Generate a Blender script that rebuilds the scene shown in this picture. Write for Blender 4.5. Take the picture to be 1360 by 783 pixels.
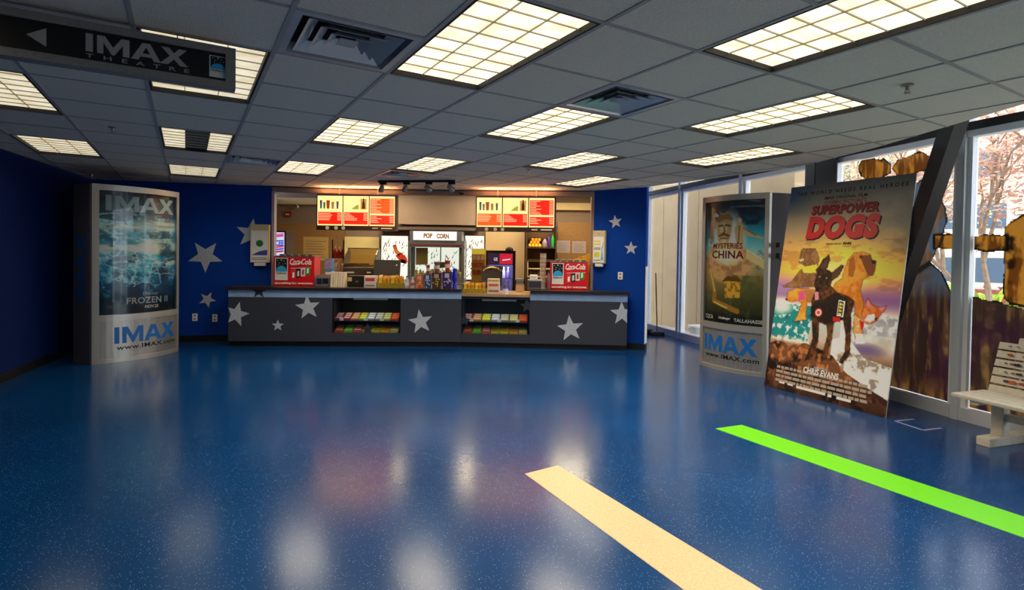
import bpy, bmesh, math, random
import numpy as np
from mathutils import Vector, Matrix
for o in list(bpy.data.objects): bpy.data.objects.remove(o)
SC = bpy.context.scene; COL = SC.collection
rnd = random.Random(7); nrs = np.random.RandomState(5)

# ------------------------------------------------------------------ camera
F, PIT, ROL, CY = 717.63, -0.017717, 0.015287, -42.96
H = 1.5                      # eye height
ZC = H + 1.037               # ceiling height
GYAW, GU, GV, GT = 0.54235, 1.36066, -5.09806, 0.6096   # ceiling grid: yaw, origin, module
cp, sp, cr, sr = math.cos(PIT), math.sin(PIT), math.cos(ROL), math.sin(ROL)
_r, _u, _f = Vector((1,0,0)), Vector((0,-sp,cp)), Vector((0,cp,sp))
_R, _U = cr*_r + sr*_u, -sr*_r + cr*_u
cam = bpy.data.objects.new('camera', bpy.data.cameras.new('camera')); COL.objects.link(cam)
cam.matrix_world = Matrix(((_R.x,_U.x,-_f.x,0),(_R.y,_U.y,-_f.y,0),(_R.z,_U.z,-_f.z,H),(0,0,0,1)))
cam.data.sensor_width = 36; cam.data.lens = F/1360*36; cam.data.shift_y = CY/1360
cam.data.clip_start = 0.05; cam.data.clip_end = 300
SC.camera = cam

# ------------------------------------------------------------------ world, exposure
W = bpy.data.worlds.new('sky'); SC.world = W; W.use_nodes = True
bg = W.node_tree.nodes['Background']; bg.inputs[0].default_value = (0.80,0.90,1.0,1); bg.inputs[1].default_value = 3.3
SC.view_settings.view_transform = 'Standard'; SC.view_settings.look = 'None'
SC.view_settings.exposure = 0.0; SC.view_settings.gamma = 1.0; SC.view_settings.use_curve_mapping = False
LAMP_W = 18.0      # power of one ceiling fixture
LENS_E = 1.4      # brightness of its lens
KITCHEN_W = 42.0

# ------------------------------------------------------------------ pixel helpers (image taken as 1360x783)
def ray(x, y):
    a, b = (x-680)/F, (y-391.5-CY)/F
    a, b = cr*a + sr*b, -sr*a + cr*b
    return Vector((a, cp+sp*b, sp-cp*b))
def atz(x, y, z=0.0):
    d = ray(x,y); return d*((z-H)/d.z) + Vector((0,0,H))
def atY(x, y, Y):
    d = ray(x,y); return d*(Y/d.y) + Vector((0,0,H))
def onplane(x, y, p, q):
    d = ray(x,y); n = Vector((-(q[1]-p[1]), q[0]-p[0])); t = (n.x*p[0]+n.y*p[1])/(n.x*d.x+n.y*d.y)
    return d*t + Vector((0,0,H))
def grid(u, v):
    gx, gy = (u-GU)*GT, (v-GV)*GT; c, s = math.cos(GYAW), math.sin(GYAW)
    return Vector((c*gx-s*gy, s*gx+c*gy))

# ------------------------------------------------------------------ materials
def lin(c):
    if isinstance(c, str): c = [int(c[i:i+2],16)/255 for i in (1,3,5)]
    return tuple(((x/12.92) if x<=0.04045 else ((x+0.055)/1.055)**2.4) for x in c)
MC = {}
def mat(name, col='#808080', rough=0.6, metal=0.0, noise=0.0, scale=20.0, col2=None, bump=0.0, emit=None, estr=0.0, spec=0.5, coat=0.0, alpha=1.0, stretch=None):
    if name in MC: return MC[name]
    m = bpy.data.materials.new(name); m.use_nodes = True; nt = m.node_tree; b = nt.nodes['Principled BSDF']
    c = lin(col); b.inputs['Base Color'].default_value = (*c,1); b.inputs['Roughness'].default_value = rough
    b.inputs['Metallic'].default_value = metal; b.inputs['Specular IOR Level'].default_value = spec; b.inputs['Coat Weight'].default_value = coat
    if emit: b.inputs['Emission Color'].default_value = (*lin(emit),1); b.inputs['Emission Strength'].default_value = estr
    if noise or col2 or bump:
        tc = nt.nodes.new('ShaderNodeTexCoord'); nz = nt.nodes.new('ShaderNodeTexNoise'); nz.inputs['Scale'].default_value = scale; nz.inputs['Detail'].default_value = 4
        src = tc.outputs['Object']
        if stretch:
            mp = nt.nodes.new('ShaderNodeMapping'); mp.inputs['Scale'].default_value = stretch; nt.links.new(src, mp.inputs[0]); src = mp.outputs[0]
        nt.links.new(src, nz.inputs['Vector'])
        if noise or col2:
            rp = nt.nodes.new('ShaderNodeValToRGB'); rp.color_ramp.elements[0].position = 0.35; rp.color_ramp.elements[1].position = 0.65
            c2 = lin(col2) if col2 else tuple(min(1,x*(1+noise)) for x in c); c1 = c if col2 else tuple(x*(1-noise) for x in c)
            rp.color_ramp.elements[0].color = (*c1,1); rp.color_ramp.elements[1].color = (*c2,1)
            nt.links.new(nz.outputs['Fac'], rp.inputs[0]); nt.links.new(rp.outputs[0], b.inputs['Base Color'])
            if emit and estr and emit == col: nt.links.new(rp.outputs[0], b.inputs['Emission Color'])
        if bump:
            bp = nt.nodes.new('ShaderNodeBump'); bp.inputs['Strength'].default_value = bump; bp.inputs['Distance'].default_value = 0.01
            nt.links.new(nz.outputs['Fac'], bp.inputs['Height']); nt.links.new(bp.outputs[0], b.inputs['Normal'])
    MC[name] = m; return m
def glow(name, col, s): return mat(name, '#2a2826', 0.4, emit=col, estr=s)
def glass(name, tint='#ffffff', gloss=0.06, fres=1.45):
    if name in MC: return MC[name]
    m = bpy.data.materials.new(name); m.use_nodes = True; nt = m.node_tree; nt.nodes.clear()
    o = nt.nodes.new('ShaderNodeOutputMaterial'); t = nt.nodes.new('ShaderNodeBsdfTransparent'); g = nt.nodes.new('ShaderNodeBsdfGlossy'); mx = nt.nodes.new('ShaderNodeMixShader'); lw = nt.nodes.new('ShaderNodeLayerWeight'); fr = nt.nodes.new('ShaderNodeMapRange')
    pw = nt.nodes.new('ShaderNodeMath'); pw.operation = 'POWER'; pw.inputs[1].default_value = 4.0; nt.links.new(lw.outputs['Facing'], pw.inputs[0]); nt.links.new(pw.outputs[0], fr.inputs[0]); fr.inputs[3].default_value = .02; fr.inputs[4].default_value = .7
    t.inputs[0].default_value = (*lin(tint),1); g.inputs['Roughness'].default_value = gloss; 
    nt.links.new(fr.outputs[0], mx.inputs[0]); nt.links.new(t.outputs[0], mx.inputs[1]); nt.links.new(g.outputs[0], mx.inputs[2]); nt.links.new(mx.outputs[0], o.inputs[0])
    MC[name] = m; return m
def printmat(name, rough=0.45, emit=0.0, transl=0.0):
    "flat print: colour comes from the mesh's colour attribute"
    if name in MC: return MC[name]
    m = bpy.data.materials.new(name); m.use_nodes = True; nt = m.node_tree; b = nt.nodes['Principled BSDF']
    at = nt.nodes.new('ShaderNodeAttribute'); at.attribute_name = 'Col'; nt.links.new(at.outputs['Color'], b.inputs['Base Color']); b.inputs['Roughness'].default_value = rough
    if emit: nt.links.new(at.outputs['Color'], b.inputs['Emission Color']); b.inputs['Emission Strength'].default_value = emit
    if transl:
        o = nt.nodes['Material Output']; t = nt.nodes.new('ShaderNodeBsdfTranslucent'); mx = nt.nodes.new('ShaderNodeMixShader'); mx.inputs[0].default_value = transl
        nt.links.new(at.outputs['Color'], t.inputs[0]); nt.links.new(b.outputs[0], mx.inputs[1]); nt.links.new(t.outputs[0], mx.inputs[2]); nt.links.new(mx.outputs[0], o.inputs[0])
    MC[name] = m; return m

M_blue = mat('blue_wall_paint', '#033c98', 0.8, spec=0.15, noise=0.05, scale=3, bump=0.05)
M_black = mat('black_vinyl', '#0a0a0c', 0.55)
M_dkmetal = mat('dark_bronze_metal', '#2c2826', 0.45, 0.3)
M_alu = mat('brushed_aluminium', '#b9b6b0', 0.38, 0.75, noise=0.08, scale=60, stretch=(1,1,14))
M_alu2 = mat('mullion_aluminium', '#d6d6d8', 0.45, 0.1)
M_white = mat('white_plastic', '#e6e4de', 0.45)
M_cream = mat('cream_wall_paint', '#c9b793', 0.7, noise=0.04, scale=4)
M_taupe = mat('taupe_wall_paint', '#84736a', 0.75, noise=0.04, scale=4)
M_brown = mat('brown_panel_board', '#8a6840', 0.65, noise=0.12, scale=30)
M_steel = mat('stainless_steel', '#a7a39c', 0.3, 0.85)
M_red = mat('red_print', '#d21420', 0.4)
M_glass = glass('clear_glass'); M_case = glass('display_glass', '#eef4f4', 0.05)
M_silver = mat('silver_star_foil', '#c9ced6', 0.4, 0.25, noise=0.07, scale=25)

# ------------------------------------------------------------------ mesh helpers
class B:
    "collects solids in one bmesh; build() links ONE mesh object"
    def __init__(s): s.bm = bmesh.new(); s.mi = 0
    def _add(s, vs, fs):
        v = [s.bm.verts.new(p) for p in vs]
        for f in fs:
            try: fc = s.bm.faces.new([v[i] for i in f]); fc.material_index = s.mi
            except ValueError: pass
        return s
    def box(s, x0,y0,z0,x1,y1,z1):
        x0,x1 = min(x0,x1),max(x0,x1); y0,y1 = min(y0,y1),max(y0,y1); z0,z1 = min(z0,z1),max(z0,z1)
        return s._add([(x0,y0,z0),(x1,y0,z0),(x1,y1,z0),(x0,y1,z0),(x0,y0,z1),(x1,y0,z1),(x1,y1,z1),(x0,y1,z1)], [(3,2,1,0),(4,5,6,7),(0,1,5,4),(1,2,6,5),(2,3,7,6),(3,0,4,7)])
    def bevbox(s, x0,y0,z0,x1,y1,z1, r=0.01):
        "box with chamfered vertical and horizontal edges"
        t = bmesh.new(); bmesh.ops.create_cube(t, size=1)
        for v in t.verts: v.co = Vector(((x0+x1)/2+v.co.x*(x1-x0), (y0+y1)/2+v.co.y*(y1-y0), (z0+z1)/2+v.co.z*(z1-z0)))
        bmesh.ops.bevel(t, geom=t.edges[:], offset=r, segments=2, profile=0.6, affect='EDGES')
        t.verts.index_update(); s._add([v.co.copy() for v in t.verts], [[v.index for v in f.verts] for f in t.faces]); t.free(); return s
    def hexa(s, p): return s._add(p, [(3,2,1,0),(4,5,6,7),(0,1,5,4),(1,2,6,5),(2,3,7,6),(3,0,4,7)])
    def prism(s, pts, z0, z1, axis='z'):
        n = len(pts)
        if axis == 'z': lo, hi = [(x,y,z0) for x,y in pts], [(x,y,z1) for x,y in pts]
        elif axis == 'y': lo, hi = [(x,z0,y) for x,y in pts], [(x,z1,y) for x,y in pts]
        else: lo, hi = [(z0,x,y) for x,y in pts], [(z1,x,y) for x,y in pts]
        return s._add(lo+hi, [list(range(n))[::-1], list(range(n,2*n))] + [(i,(i+1)%n,n+(i+1)%n,n+i) for i in range(n)])
    def lathe(s, prof, cx=0, cy=0, n=16, axis='z', c0=0):
        vs, fs = [], []
        for r,z in prof:
            for k in range(n):
                a = 2*math.pi*k/n; p = (r*math.cos(a), r*math.sin(a))
                vs.append((cx+p[0],cy+p[1],c0+z) if axis=='z' else (cx+p[0], c0+z, cy+p[1]))
        m = len(prof)
        for j in range(m-1):
            for k in range(n): fs.append((j*n+k, j*n+(k+1)%n, (j+1)*n+(k+1)%n, (j+1)*n+k))
        fs.append(list(range(n))[::-1]); fs.append(list(range((m-1)*n, m*n)))
        return s._add(vs, fs)
    def tube(s, pts, r, n=8):
        pts = [Vector(p) for p in pts]; rs = r if isinstance(r,(list,tuple)) else [r]*len(pts); rings = []
        for i,p in enumerate(pts):
            d = (pts[min(i+1,len(pts)-1)]-pts[max(i-1,0)]).normalized(); a = d.orthogonal().normalized()
            if i and abs(a.dot(prev))<0.98:
                a = (prev - d*prev.dot(d)).normalized()
            prev = a; b = d.cross(a)
            rings.append([p+(a*math.cos(2*math.pi*k/n)+b*math.sin(2*math.pi*k/n))*rs[i] for k in range(n)])
        vs = [v for R in rings for v in R]; fs = []
        for j in range(len(rings)-1):
            for k in range(n): fs.append((j*n+k, j*n+(k+1)%n, (j+1)*n+(k+1)%n, (j+1)*n+k))
        fs += [list(range(n))[::-1], list(range((len(rings)-1)*n, len(rings)*n))]
        return s._add(vs, fs)
    def mat(s, i): s.mi = i; return s
    def build(s, name, mats, parent=None, smooth=False, loc=None, rotz=0):
        bmesh.ops.recalc_face_normals(s.bm, faces=s.bm.faces[:])
        me = bpy.data.meshes.new(name); s.bm.to_mesh(me); s.bm.free()
        if not isinstance(mats,(list,tuple)): mats = [mats]
        for m in mats: me.materials.append(m)
        if smooth: me.polygons.foreach_set('use_smooth', [True]*len(me.polygons)); me.set_sharp_from_angle(angle=0.7)
        o = bpy.data.objects.new(name, me); COL.objects.link(o)
        if parent: o.parent = parent
        if loc is not None: o.location = loc
        o.rotation_euler.z = rotz
        return o
def tag(o, label, cat, group=None):
    o['label'] = label; o['category'] = cat
    if group: o['group'] = group
    return o
def thing(name, label, cat, loc=(0,0,0), rotz=0.0, group=None):
    o = bpy.data.objects.new(name, None); COL.objects.link(o); o.empty_display_size = 0.1
    o.location = loc; o.rotation_euler = (0,0,rotz); return tag(o, label, cat, group)
def struct(o): o['kind'] = 'structure'; return o
def share(src, parent, loc=(0,0,0), rotz=0.0, name=None):
    c = src.copy(); COL.objects.link(c); c.parent = parent; c.location = loc; c.rotation_euler = (0,0,rotz)
    if name: c.name = name
    return c
def clone(root, loc, rotz, label=None):
    r = root.copy(); COL.objects.link(r); r.location = loc; r.rotation_euler = (0,0,rotz)
    if label: r['label'] = label
    for ch in root.children:
        c = ch.copy(); COL.objects.link(c); c.parent = r
        for g in ch.children:
            d = g.copy(); COL.objects.link(d); d.parent = c
    return r
def textmesh(body, bold=0.0, shear=0.0, spacing=1.0):
    "outline letters of the built-in font as vertices + faces, box-normalised to 0..1"
    cu = bpy.data.curves.new('t','FONT'); cu.body = body; cu.offset = bold; cu.shear = shear; cu.space_character = spacing; cu.resolution_u = 3
    ob = bpy.data.objects.new('t', cu); COL.objects.link(ob)
    me = bpy.data.meshes.new_from_object(ob.evaluated_get(bpy.context.evaluated_depsgraph_get()))
    v = np.array([x.co[:2] for x in me.vertices]); f = [list(p.vertices) for p in me.polygons]
    bpy.data.objects.remove(ob); bpy.data.curves.remove(cu); bpy.data.meshes.remove(me)
    v -= v.min(0); v /= v.max(0); return v, f
def put(v2, faces, fn, name, m, parent):
    me = bpy.data.meshes.new(name); me.from_pydata([tuple(fn(x,y)) for x,y in v2], [], faces); me.materials.append(m)
    o = bpy.data.objects.new(name, me); COL.objects.link(o); o.parent = parent; return o
def text(body, fn, x0,y0,x1,y1, m, parent, name='lettering', bold=0.0, shear=0.0, spacing=1.0):
    v,f = textmesh(body, bold, shear, spacing); v = v*np.array([x1-x0,y1-y0])+np.array([x0,y0]); return put(v,f,fn,name,m,parent)
# wide block letters for the theatre's wordmark, unit height
def wordmark():
    L = []; t = 0.27
    L.append([(0,0),(t,0),(t,1),(0,1)])
    x = 0.42; L.append([(x,0),(x+.24,0),(x+.24,.62),(x+.56,0),(x+.66,0),(x+.98,.62),(x+.98,0),(x+1.24,0),(x+1.24,1),(x+.92,1),(x+.61,.42),(x+.3,1),(x,1)])
    x = 1.72; L.append([(x,0),(x+.29,0),(x+.37,.2),(x+.83,.2),(x+.91,0),(x+1.2,0),(x+.76,1),(x+.44,1)]); hole = [(x+.45,.4),(x+.6,.76),(x+.75,.4)]
    x = 2.86; L.append([(x,0),(x+.34,0),(x+.6,.33),(x+.86,0),(x+1.2,0),(x+.78,.52),(x+1.14,1),(x+.8,1),(x+.6,.7),(x+.4,1),(x+.06,1),(x+.42,.52)])
    W_ = 4.06
    out = []
    for k,p in enumerate(L):
        if k == 2:   # A with its counter cut out
            a,b,c,d,e,f,g,h = p; ap,bt,cp_ = hole[1],hole[0],hole[2]
            for q in ([a,b,c,bt,ap,h],[c,d,cp_,bt],[d,e,f,g,ap,cp_],[h,ap,g]): out.append(q)
        elif k == 1:
            i = p; out += [[i[0],i[1],i[2],i[11],i[12]],[i[2],i[3],i[4],i[10],i[11]],[i[4],i[5],i[9],i[10]],[i[5],i[6],i[7],i[8],i[9]]]
        elif k == 3:
            i = p; out += [[i[0],i[1],i[2],i[5],i[8],i[11]],[i[2],i[3],i[4],i[5]],[i[5],i[6],i[7],i[8]],[i[8],i[9],i[10],i[11]]]
        else: out.append(p)
    V, Fs = [], []
    for q in out: Fs.append(list(range(len(V),len(V)+len(q)))); V += [(x/W_,y) for x,y in q]
    return np.array(V), Fs
WM = wordmark()
def wm(fn, x0,y0,x1,y1, m, parent, name='wordmark'):
    return put(WM[0]*np.array([x1-x0,y1-y0])+np.array([x0,y0]), WM[1], fn, name, m, parent)
def star_pts(R, rot=0.0, inner=0.42):
    return [((R if k%2==0 else R*inner)*math.sin(math.pi*k/5+rot), (R if k%2==0 else R*inner)*math.cos(math.pi*k/5+rot)) for k in range(10)]

# --- painted flat prints: a grid mesh whose colour attribute is computed here
class Canvas:
    def __init__(s, w, h):
        s.gain = 1.0; s.w, s.h = w, h; s.a = np.zeros((h,w,3)); s.X, s.Y = np.meshgrid((np.arange(w)+.5)/w, (np.arange(h)+.5)/h)   # Y down from the top
    def c(s, col): return np.array([int(col[i:i+2],16)/255 for i in (1,3,5)])
    def grad(s, stops):
        ys = [t for t,_ in stops]; cs = np.array([s.c(c) for _,c in stops])
        for k in range(3): s.a[:,:,k] = np.interp(s.Y, ys, cs[:,k])
    def noise(s, nx, ny, octv=4, seed=0):
        r = np.random.RandomState(seed); out = np.zeros((s.h,s.w)); amp = 1; tot = 0
        for o in range(octv):
            g = r.rand(ny+2, nx+2); fx, fy = s.X*nx, s.Y*ny; ix, iy = fx.astype(int), fy.astype(int); tx, ty = fx-ix, fy-iy; tx, ty = tx*tx*(3-2*tx), ty*ty*(3-2*ty)
            out += amp*((g[iy,ix]*(1-tx)+g[iy,ix+1]*tx)*(1-ty)+(g[iy+1,ix]*(1-tx)+g[iy+1,ix+1]*tx)*ty); tot += amp; amp *= .55; nx *= 2; ny *= 2
        return out/tot
    def mix(s, m, col): m = np.clip(m,0,1)[:,:,None]; s.a = s.a*(1-m) + (s.c(col) if isinstance(col,str) else col)*m
    def blob(s, x, y, rx, ry, col, k=1.0, hard=1.0): d = ((s.X-x)/rx)**2+((s.Y-y)/ry)**2; s.mix(k*np.clip((1-d)*hard,0,1), col)
    def inside(s, pts, nz=None):
        X, Y = s.X, s.Y
        if nz is not None: X = X+nz; Y = Y+nz
        ins = np.zeros((s.h,s.w),bool); n = len(pts)
        for i in range(n):
            (x0,y0),(x1,y1) = pts[i],pts[(i+1)%n]
            if y0 == y1: continue
            ins ^= ((y0>Y)!=(y1>Y)) & (X < (x1-x0)*(Y-y0)/(y1-y0)+x0)
        return ins
    def poly(s, pts, col, k=1.0, nz=None): s.mix(s.inside(pts,nz)*k, col)
    def line(s, pts, wd, col, k=1.0, asp=1.0):
        m = np.zeros((s.h,s.w))
        for (x0,y0),(x1,y1) in zip(pts[:-1],pts[1:]):
            dx,dy = x1-x0,(y1-y0)*asp; L2 = dx*dx+dy*dy+1e-9; t = np.clip(((s.X-x0)*dx+(s.Y-y0)*asp*dy)/L2,0,1)
            m = np.maximum(m, 1-np.sqrt((s.X-x0-t*dx)**2+((s.Y-y0)*asp-t*dy)**2)/wd)
        s.mix(np.clip(m*2.2,0,1)*k, col)
    def mesh(s, fn, name, m, parent, mask=None):
        "fn(u,v): u right 0..1, v up 0..1 -> local point"
        w,h = s.w,s.h
        vs = [tuple(fn(i/(w-1), 1-j/(h-1))) for j in range(h) for i in range(w)]
        fs = [(j*w+i, (j+1)*w+i, (j+1)*w+i+1, j*w+i+1) for j in range(h-1) for i in range(w-1) if mask is None or mask[j,i]]
        me = bpy.data.meshes.new(name); me.from_pydata(vs, [], fs); me.materials.append(m)
        a = np.clip(s.a,0,1); L = np.where(a<=.04045, a/12.92, ((a+.055)/1.055)**2.4); L = np.clip(L*s.gain,0,.95)
        at = me.color_attributes.new('Col','FLOAT_COLOR','POINT'); at.data.foreach_set('color', np.concatenate([L.reshape(-1,3), np.ones((w*h,1))],1).ravel().astype(np.float32))
        if mask is not None:
            bm = bmesh.new(); bm.from_mesh(me); bmesh.ops.delete(bm, geom=[v for v in bm.verts if not v.link_faces], context='VERTS'); bm.to_mesh(me); bm.free()
        o = bpy.data.objects.new(name, me); COL.objects.link(o); o.parent = parent; return o

# ================================================================== SETTING
# ---- floor: blue vinyl with light flecks, inlaid stripes
def floor_mat():
    m = bpy.data.materials.new('blue_fleck_vinyl'); m.use_nodes = True; nt = m.node_tree; b = nt.nodes['Principled BSDF']
    tc = nt.nodes.new('ShaderNodeTexCoord')
    n1 = nt.nodes.new('ShaderNodeTexNoise'); n1.inputs['Scale'].default_value = 0.9; n1.inputs['Detail'].default_value = 5
    r1 = nt.nodes.new('ShaderNodeValToRGB'); r1.color_ramp.elements[0].position = .3; r1.color_ramp.elements[1].position = .7
    r1.color_ramp.elements[0].color = (*lin('#003263'),1); r1.color_ramp.elements[1].color = (*lin('#004078'),1)
    v = nt.nodes.new('ShaderNodeTexVoronoi'); v.inputs['Scale'].default_value = 105; v.inputs['Randomness'].default_value = 1
    r2 = nt.nodes.new('ShaderNodeValToRGB'); r2.color_ramp.elements[0].position = .10; r2.color_ramp.elements[1].position = .2; r2.color_ramp.elements[0].color = (1,1,1,1); r2.color_ramp.elements[1].color = (0,0,0,1)
    wn = nt.nodes.new('ShaderNodeMath'); wn.operation = 'GREATER_THAN'; wn.inputs[1].default_value = 0.45
    sx = nt.nodes.new('ShaderNodeSeparateColor'); mu = nt.nodes.new('ShaderNodeMath'); mu.operation = 'MULTIPLY'
    mx = nt.nodes.new('ShaderNodeMix'); mx.data_type = 'RGBA'; mx.inputs['B'].default_value = (*lin('#93c3e6'),1)
    L = nt.links.new; L(tc.outputs['Object'], n1.inputs['Vector']); L(tc.outputs['Object'], v.inputs['Vector']); L(n1.outputs['Fac'], r1.inputs[0]); L(v.outputs['Distance'], r2.inputs[0])
    L(v.outputs['Color'], sx.inputs[0]); L(sx.outputs[0], wn.inputs[0]); L(wn.outputs[0], mu.inputs[0]); L(r2.outputs[0], mu.inputs[1]); L(mu.outputs[0], mx.inputs['Factor']); L(r1.outputs[0], mx.inputs['A']); L(mx.outputs['Result'], b.inputs['Base Color'])
    b.inputs['Roughness'].default_value = 0.185; b.inputs['Specular IOR Level'].default_value = 0.68
    n2 = nt.nodes.new('ShaderNodeTexNoise'); n2.inputs['Scale'].default_value = 45; n2.inputs['Detail'].default_value = 3; bp = nt.nodes.new('ShaderNodeBump'); bp.inputs['Strength'].default_value = .05; bp.inputs['Distance'].default_value = .003
    L(tc.outputs['Object'], n2.inputs['Vector']); L(n2.outputs['Fac'], bp.inputs['Height']); L(bp.outputs[0], b.inputs['Normal'])
    return m
WIN = [(2.63,11.75),(2.83,11.05),(3.14,9.83),(3.57,8.23),(3.99,6.63),(4.32,5.12),(4.82,3.57),(5.0,1.97),(5.06,0.37),(5.08,-1.3),(5.08,-3.2)]
def leftx(Y): return -5.45-0.3735*(Y-5.6)
FLO = [(leftx(-3.2),-3.2)] + [(x+0.05,y) for x,y in WIN[::-1]] + [(leftx(11.75),11.75)]
struct(B().prism(FLO, -0.1, 0).build('floor', floor_mat()))
def stripe(px, name, label, m):
    p = [atz(*q) for q in px]
    tag(B().prism([(v.x,v.y) for v in p], 0.0, 0.0015).build(name, m), label, 'floor stripe')
c0,c1,c2,c3 = (697,629),(741,618),(1012,783),(908,783)
a,b_ = atz(*c0), atz(*c3); a2,b2 = atz(*c1), atz(*c2); e1 = (b_-a).normalized()*1.6; e2 = (b2-a2).normalized()*1.6
tag(B().prism([(v.x,v.y) for v in (a, a2, a2+e2*1.55, a+e1*1.5)], 0, .002).build('floor_stripe', mat('cream_vinyl','#cdb58a',0.4,noise=.12,scale=90)), 'cream floor stripe inlaid in the blue floor', 'floor stripe')
a,b_ = atz(950,569), atz(1360,714); a2,b2 = atz(985,564), atz(1360,686); e1 = (b_-a)*1.5; e2 = (b2-a2)*1.5
tag(B().prism([(v.x,v.y) for v in (a, a2, a2+e2, a+e1)], 0, .002).build('floor_stripe', mat('lime_vinyl','#6cd400',0.4,noise=.03,scale=90)), 'lime green floor stripe running toward the white bench', 'floor stripe')
# tape outline by the window
q = [atz(*p) for p in ((1189,559),(1226,571),(1250,568),(1214,556))]
t = B()
for i,j in ((0,1),(1,2),(0,3)):
    d = (q[j]-q[i]).normalized(); n = Vector((-d.y,d.x,0))*.012; t.prism([((q[i]-n).x,(q[i]-n).y),((q[j]-n).x,(q[j]-n).y),((q[j]+n).x,(q[j]+n).y),((q[i]+n).x,(q[i]+n).y)],0,.0012)
tag(t.build('floor_tape', mat('grey_tape','#8f93b4',.5)), 'pale tape outline stuck to the floor below the painted window', 'tape')

# ---- suspended ceiling: tiles and tee bars are parts of the ceiling
EDGE = [(3.30,-3.2),(3.32,3.54),(3.374,4.04),(3.40,5.08),(3.28,6.24)] + [tuple(atz(x,y,ZC)[:2]) for x,y in ((960,231),(912,240.5),(862,248.2))]
CP = EDGE + [(1.33,8.85),(-.62,9.04),(-2.56,9.12),(-3.96,8.9),(-6.47,8.38),(leftx(-3.2),-3.2)]
def hull(P):
    P = sorted(set(P)); 
    def half(P):
        r = []
        for p in P:
            while len(r)>1 and (r[-1][0]-r[-2][0])*(p[1]-r[-2][1])-(r[-1][1]-r[-2][1])*(p[0]-r[-2][0]) <= 0: r.pop()
            r.append(p)
        return r
    a,b = half(P), half(P[::-1]); return a[:-1]+b[:-1]
CP = hull(CP)
def clip(poly):
    out = poly
    for i in range(len(CP)):
        (x0,y0),(x1,y1) = CP[i],CP[(i+1)%len(CP)]; inp, out = out, []
        side = lambda p: (x1-x0)*(p[1]-y0)-(y1-y0)*(p[0]-x0)
        for k in range(len(inp)):
            p,q = inp[k-1],inp[k]; sp_,sq = side(p),side(q)
            if (sp_>=0) != (sq>=0): t = sp_/(sp_-sq); out.append((p[0]+(q[0]-p[0])*t, p[1]+(q[1]-p[1])*t))
            if sq >= 0: out.append(q)
        if not out: return []
    return out
def area(p): return abs(sum(p[i-1][0]*p[i][1]-p[i][0]*p[i-1][1] for i in range(len(p))))/2
FIX = [(3,-2),(3,2),(3,6),(1,0),(1,4),(1,8),(-1,2),(-1,6),(5,-4),(5,0),(5,4),(7,-2),(7,2),(9,0),(9,4),(1,-4),(3,-6),(5,-8),(-1,-2)]  # last four are unseen, added behind the camera for illumination
VENT = [(2,-1),(5,-1),(2,6),(5,6)]
taken = {(u,v+k) for u,v in FIX for k in (0,1)} | set(VENT)
M_tile = mat('acoustic_tile','#e2dac9',0.95,noise=.10,scale=160,bump=.35); M_tee = mat('grey_tee_bar','#a8a5a0',0.6)
ceil_o = struct(bpy.data.objects.new('ceiling', None)); COL.objects.link(ceil_o); ceil_o.location = (0,0,ZC)
g0 = GT/2-.011
tile_proto = None
for u in range(-9,14):
    for v in range(-12,14):
        if (u,v) in taken: continue
        cc = grid(u+.5,v+.5)
        quad = [tuple(grid(u+a_,v+b_)) for a_,b_ in ((.018,.018),(.982,.018),(.982,.982),(.018,.982))]
        pc = clip(quad)
        if not pc or area(pc) < .004: continue
        if area(pc) > area(quad)*.999:
            if tile_proto is None: tile_proto = B().box(-g0,-g0,.004,g0,g0,.018).build('ceiling_tile', M_tile, ceil_o, loc=(cc.x,cc.y,0), rotz=GYAW)
            else: share(tile_proto, ceil_o, (cc.x,cc.y,0), GYAW)
        else: B().prism(pc,.004,.018).build('ceiling_tile', M_tile, ceil_o)
def bar(p, q, w=.0115):
    d = (q-p).normalized(); n = Vector((-d.y,d.x))*w
    pc = clip([tuple(p-n),tuple(q-n),tuple(q+n),tuple(p+n)])
    if pc and area(pc) > .002: B().prism(pc,0,.012).build('tee_bar', M_tee, ceil_o)
for u in range(-9,15): bar(grid(u,-12), grid(u,14))
for v in range(-12,15):
    for u0 in range(-9,14):          # cross tees, left out where a lens or diffuser spans
        if (u0,v) in taken and (u0,v-1) in taken and any((u0,v-1)==(f[0],f[1]) for f in FIX): continue
        bar(grid(u0,v)+(grid(u0+1,v)-grid(u0,v))*.02, grid(u0+1,v)-(grid(u0+1,v)-grid(u0,v))*.02)

# ---- 2x4 lensed troffers
M_lens = bpy.data.materials.new('lit_prismatic_lens'); M_lens.use_nodes = True
def lens_nodes(m):
    nt = m.node_tree; b = nt.nodes['Principled BSDF']; tc = nt.nodes.new('ShaderNodeTexCoord'); mp = nt.nodes.new('ShaderNodeMapping'); mp.inputs['Scale'].default_value = (5,7,1)
    n = nt.nodes.new('ShaderNodeTexNoise'); n.inputs['Scale'].default_value = 1.3; n.inputs['Detail'].default_value = 3
    r = nt.nodes.new('ShaderNodeValToRGB'); r.color_ramp.elements[0].position = .33; r.color_ramp.elements[1].position = .62
    r.color_ramp.elements[0].color = (.80,.66,.40,1); r.color_ramp.elements[1].color = (1.0,.93,.74,1)
    L = nt.links.new; L(tc.outputs['Object'],mp.inputs[0]); L(mp.outputs[0],n.inputs['Vector']); L(n.outputs['Fac'],r.inputs[0]); L(r.outputs[0],b.inputs['Emission Color'])
    b.inputs['Emission Strength'].default_value = LENS_E; b.inputs['Base Color'].default_value = (.6,.55,.45,1)
lens_nodes(M_lens); M_lens2 = M_lens.copy(); M_lens2.name = 'dim_prismatic_lens'; M_lens2.node_tree.nodes['Principled BSDF'].inputs['Emission Strength'].default_value = .85  # second lens is the same with a lower emission
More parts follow.
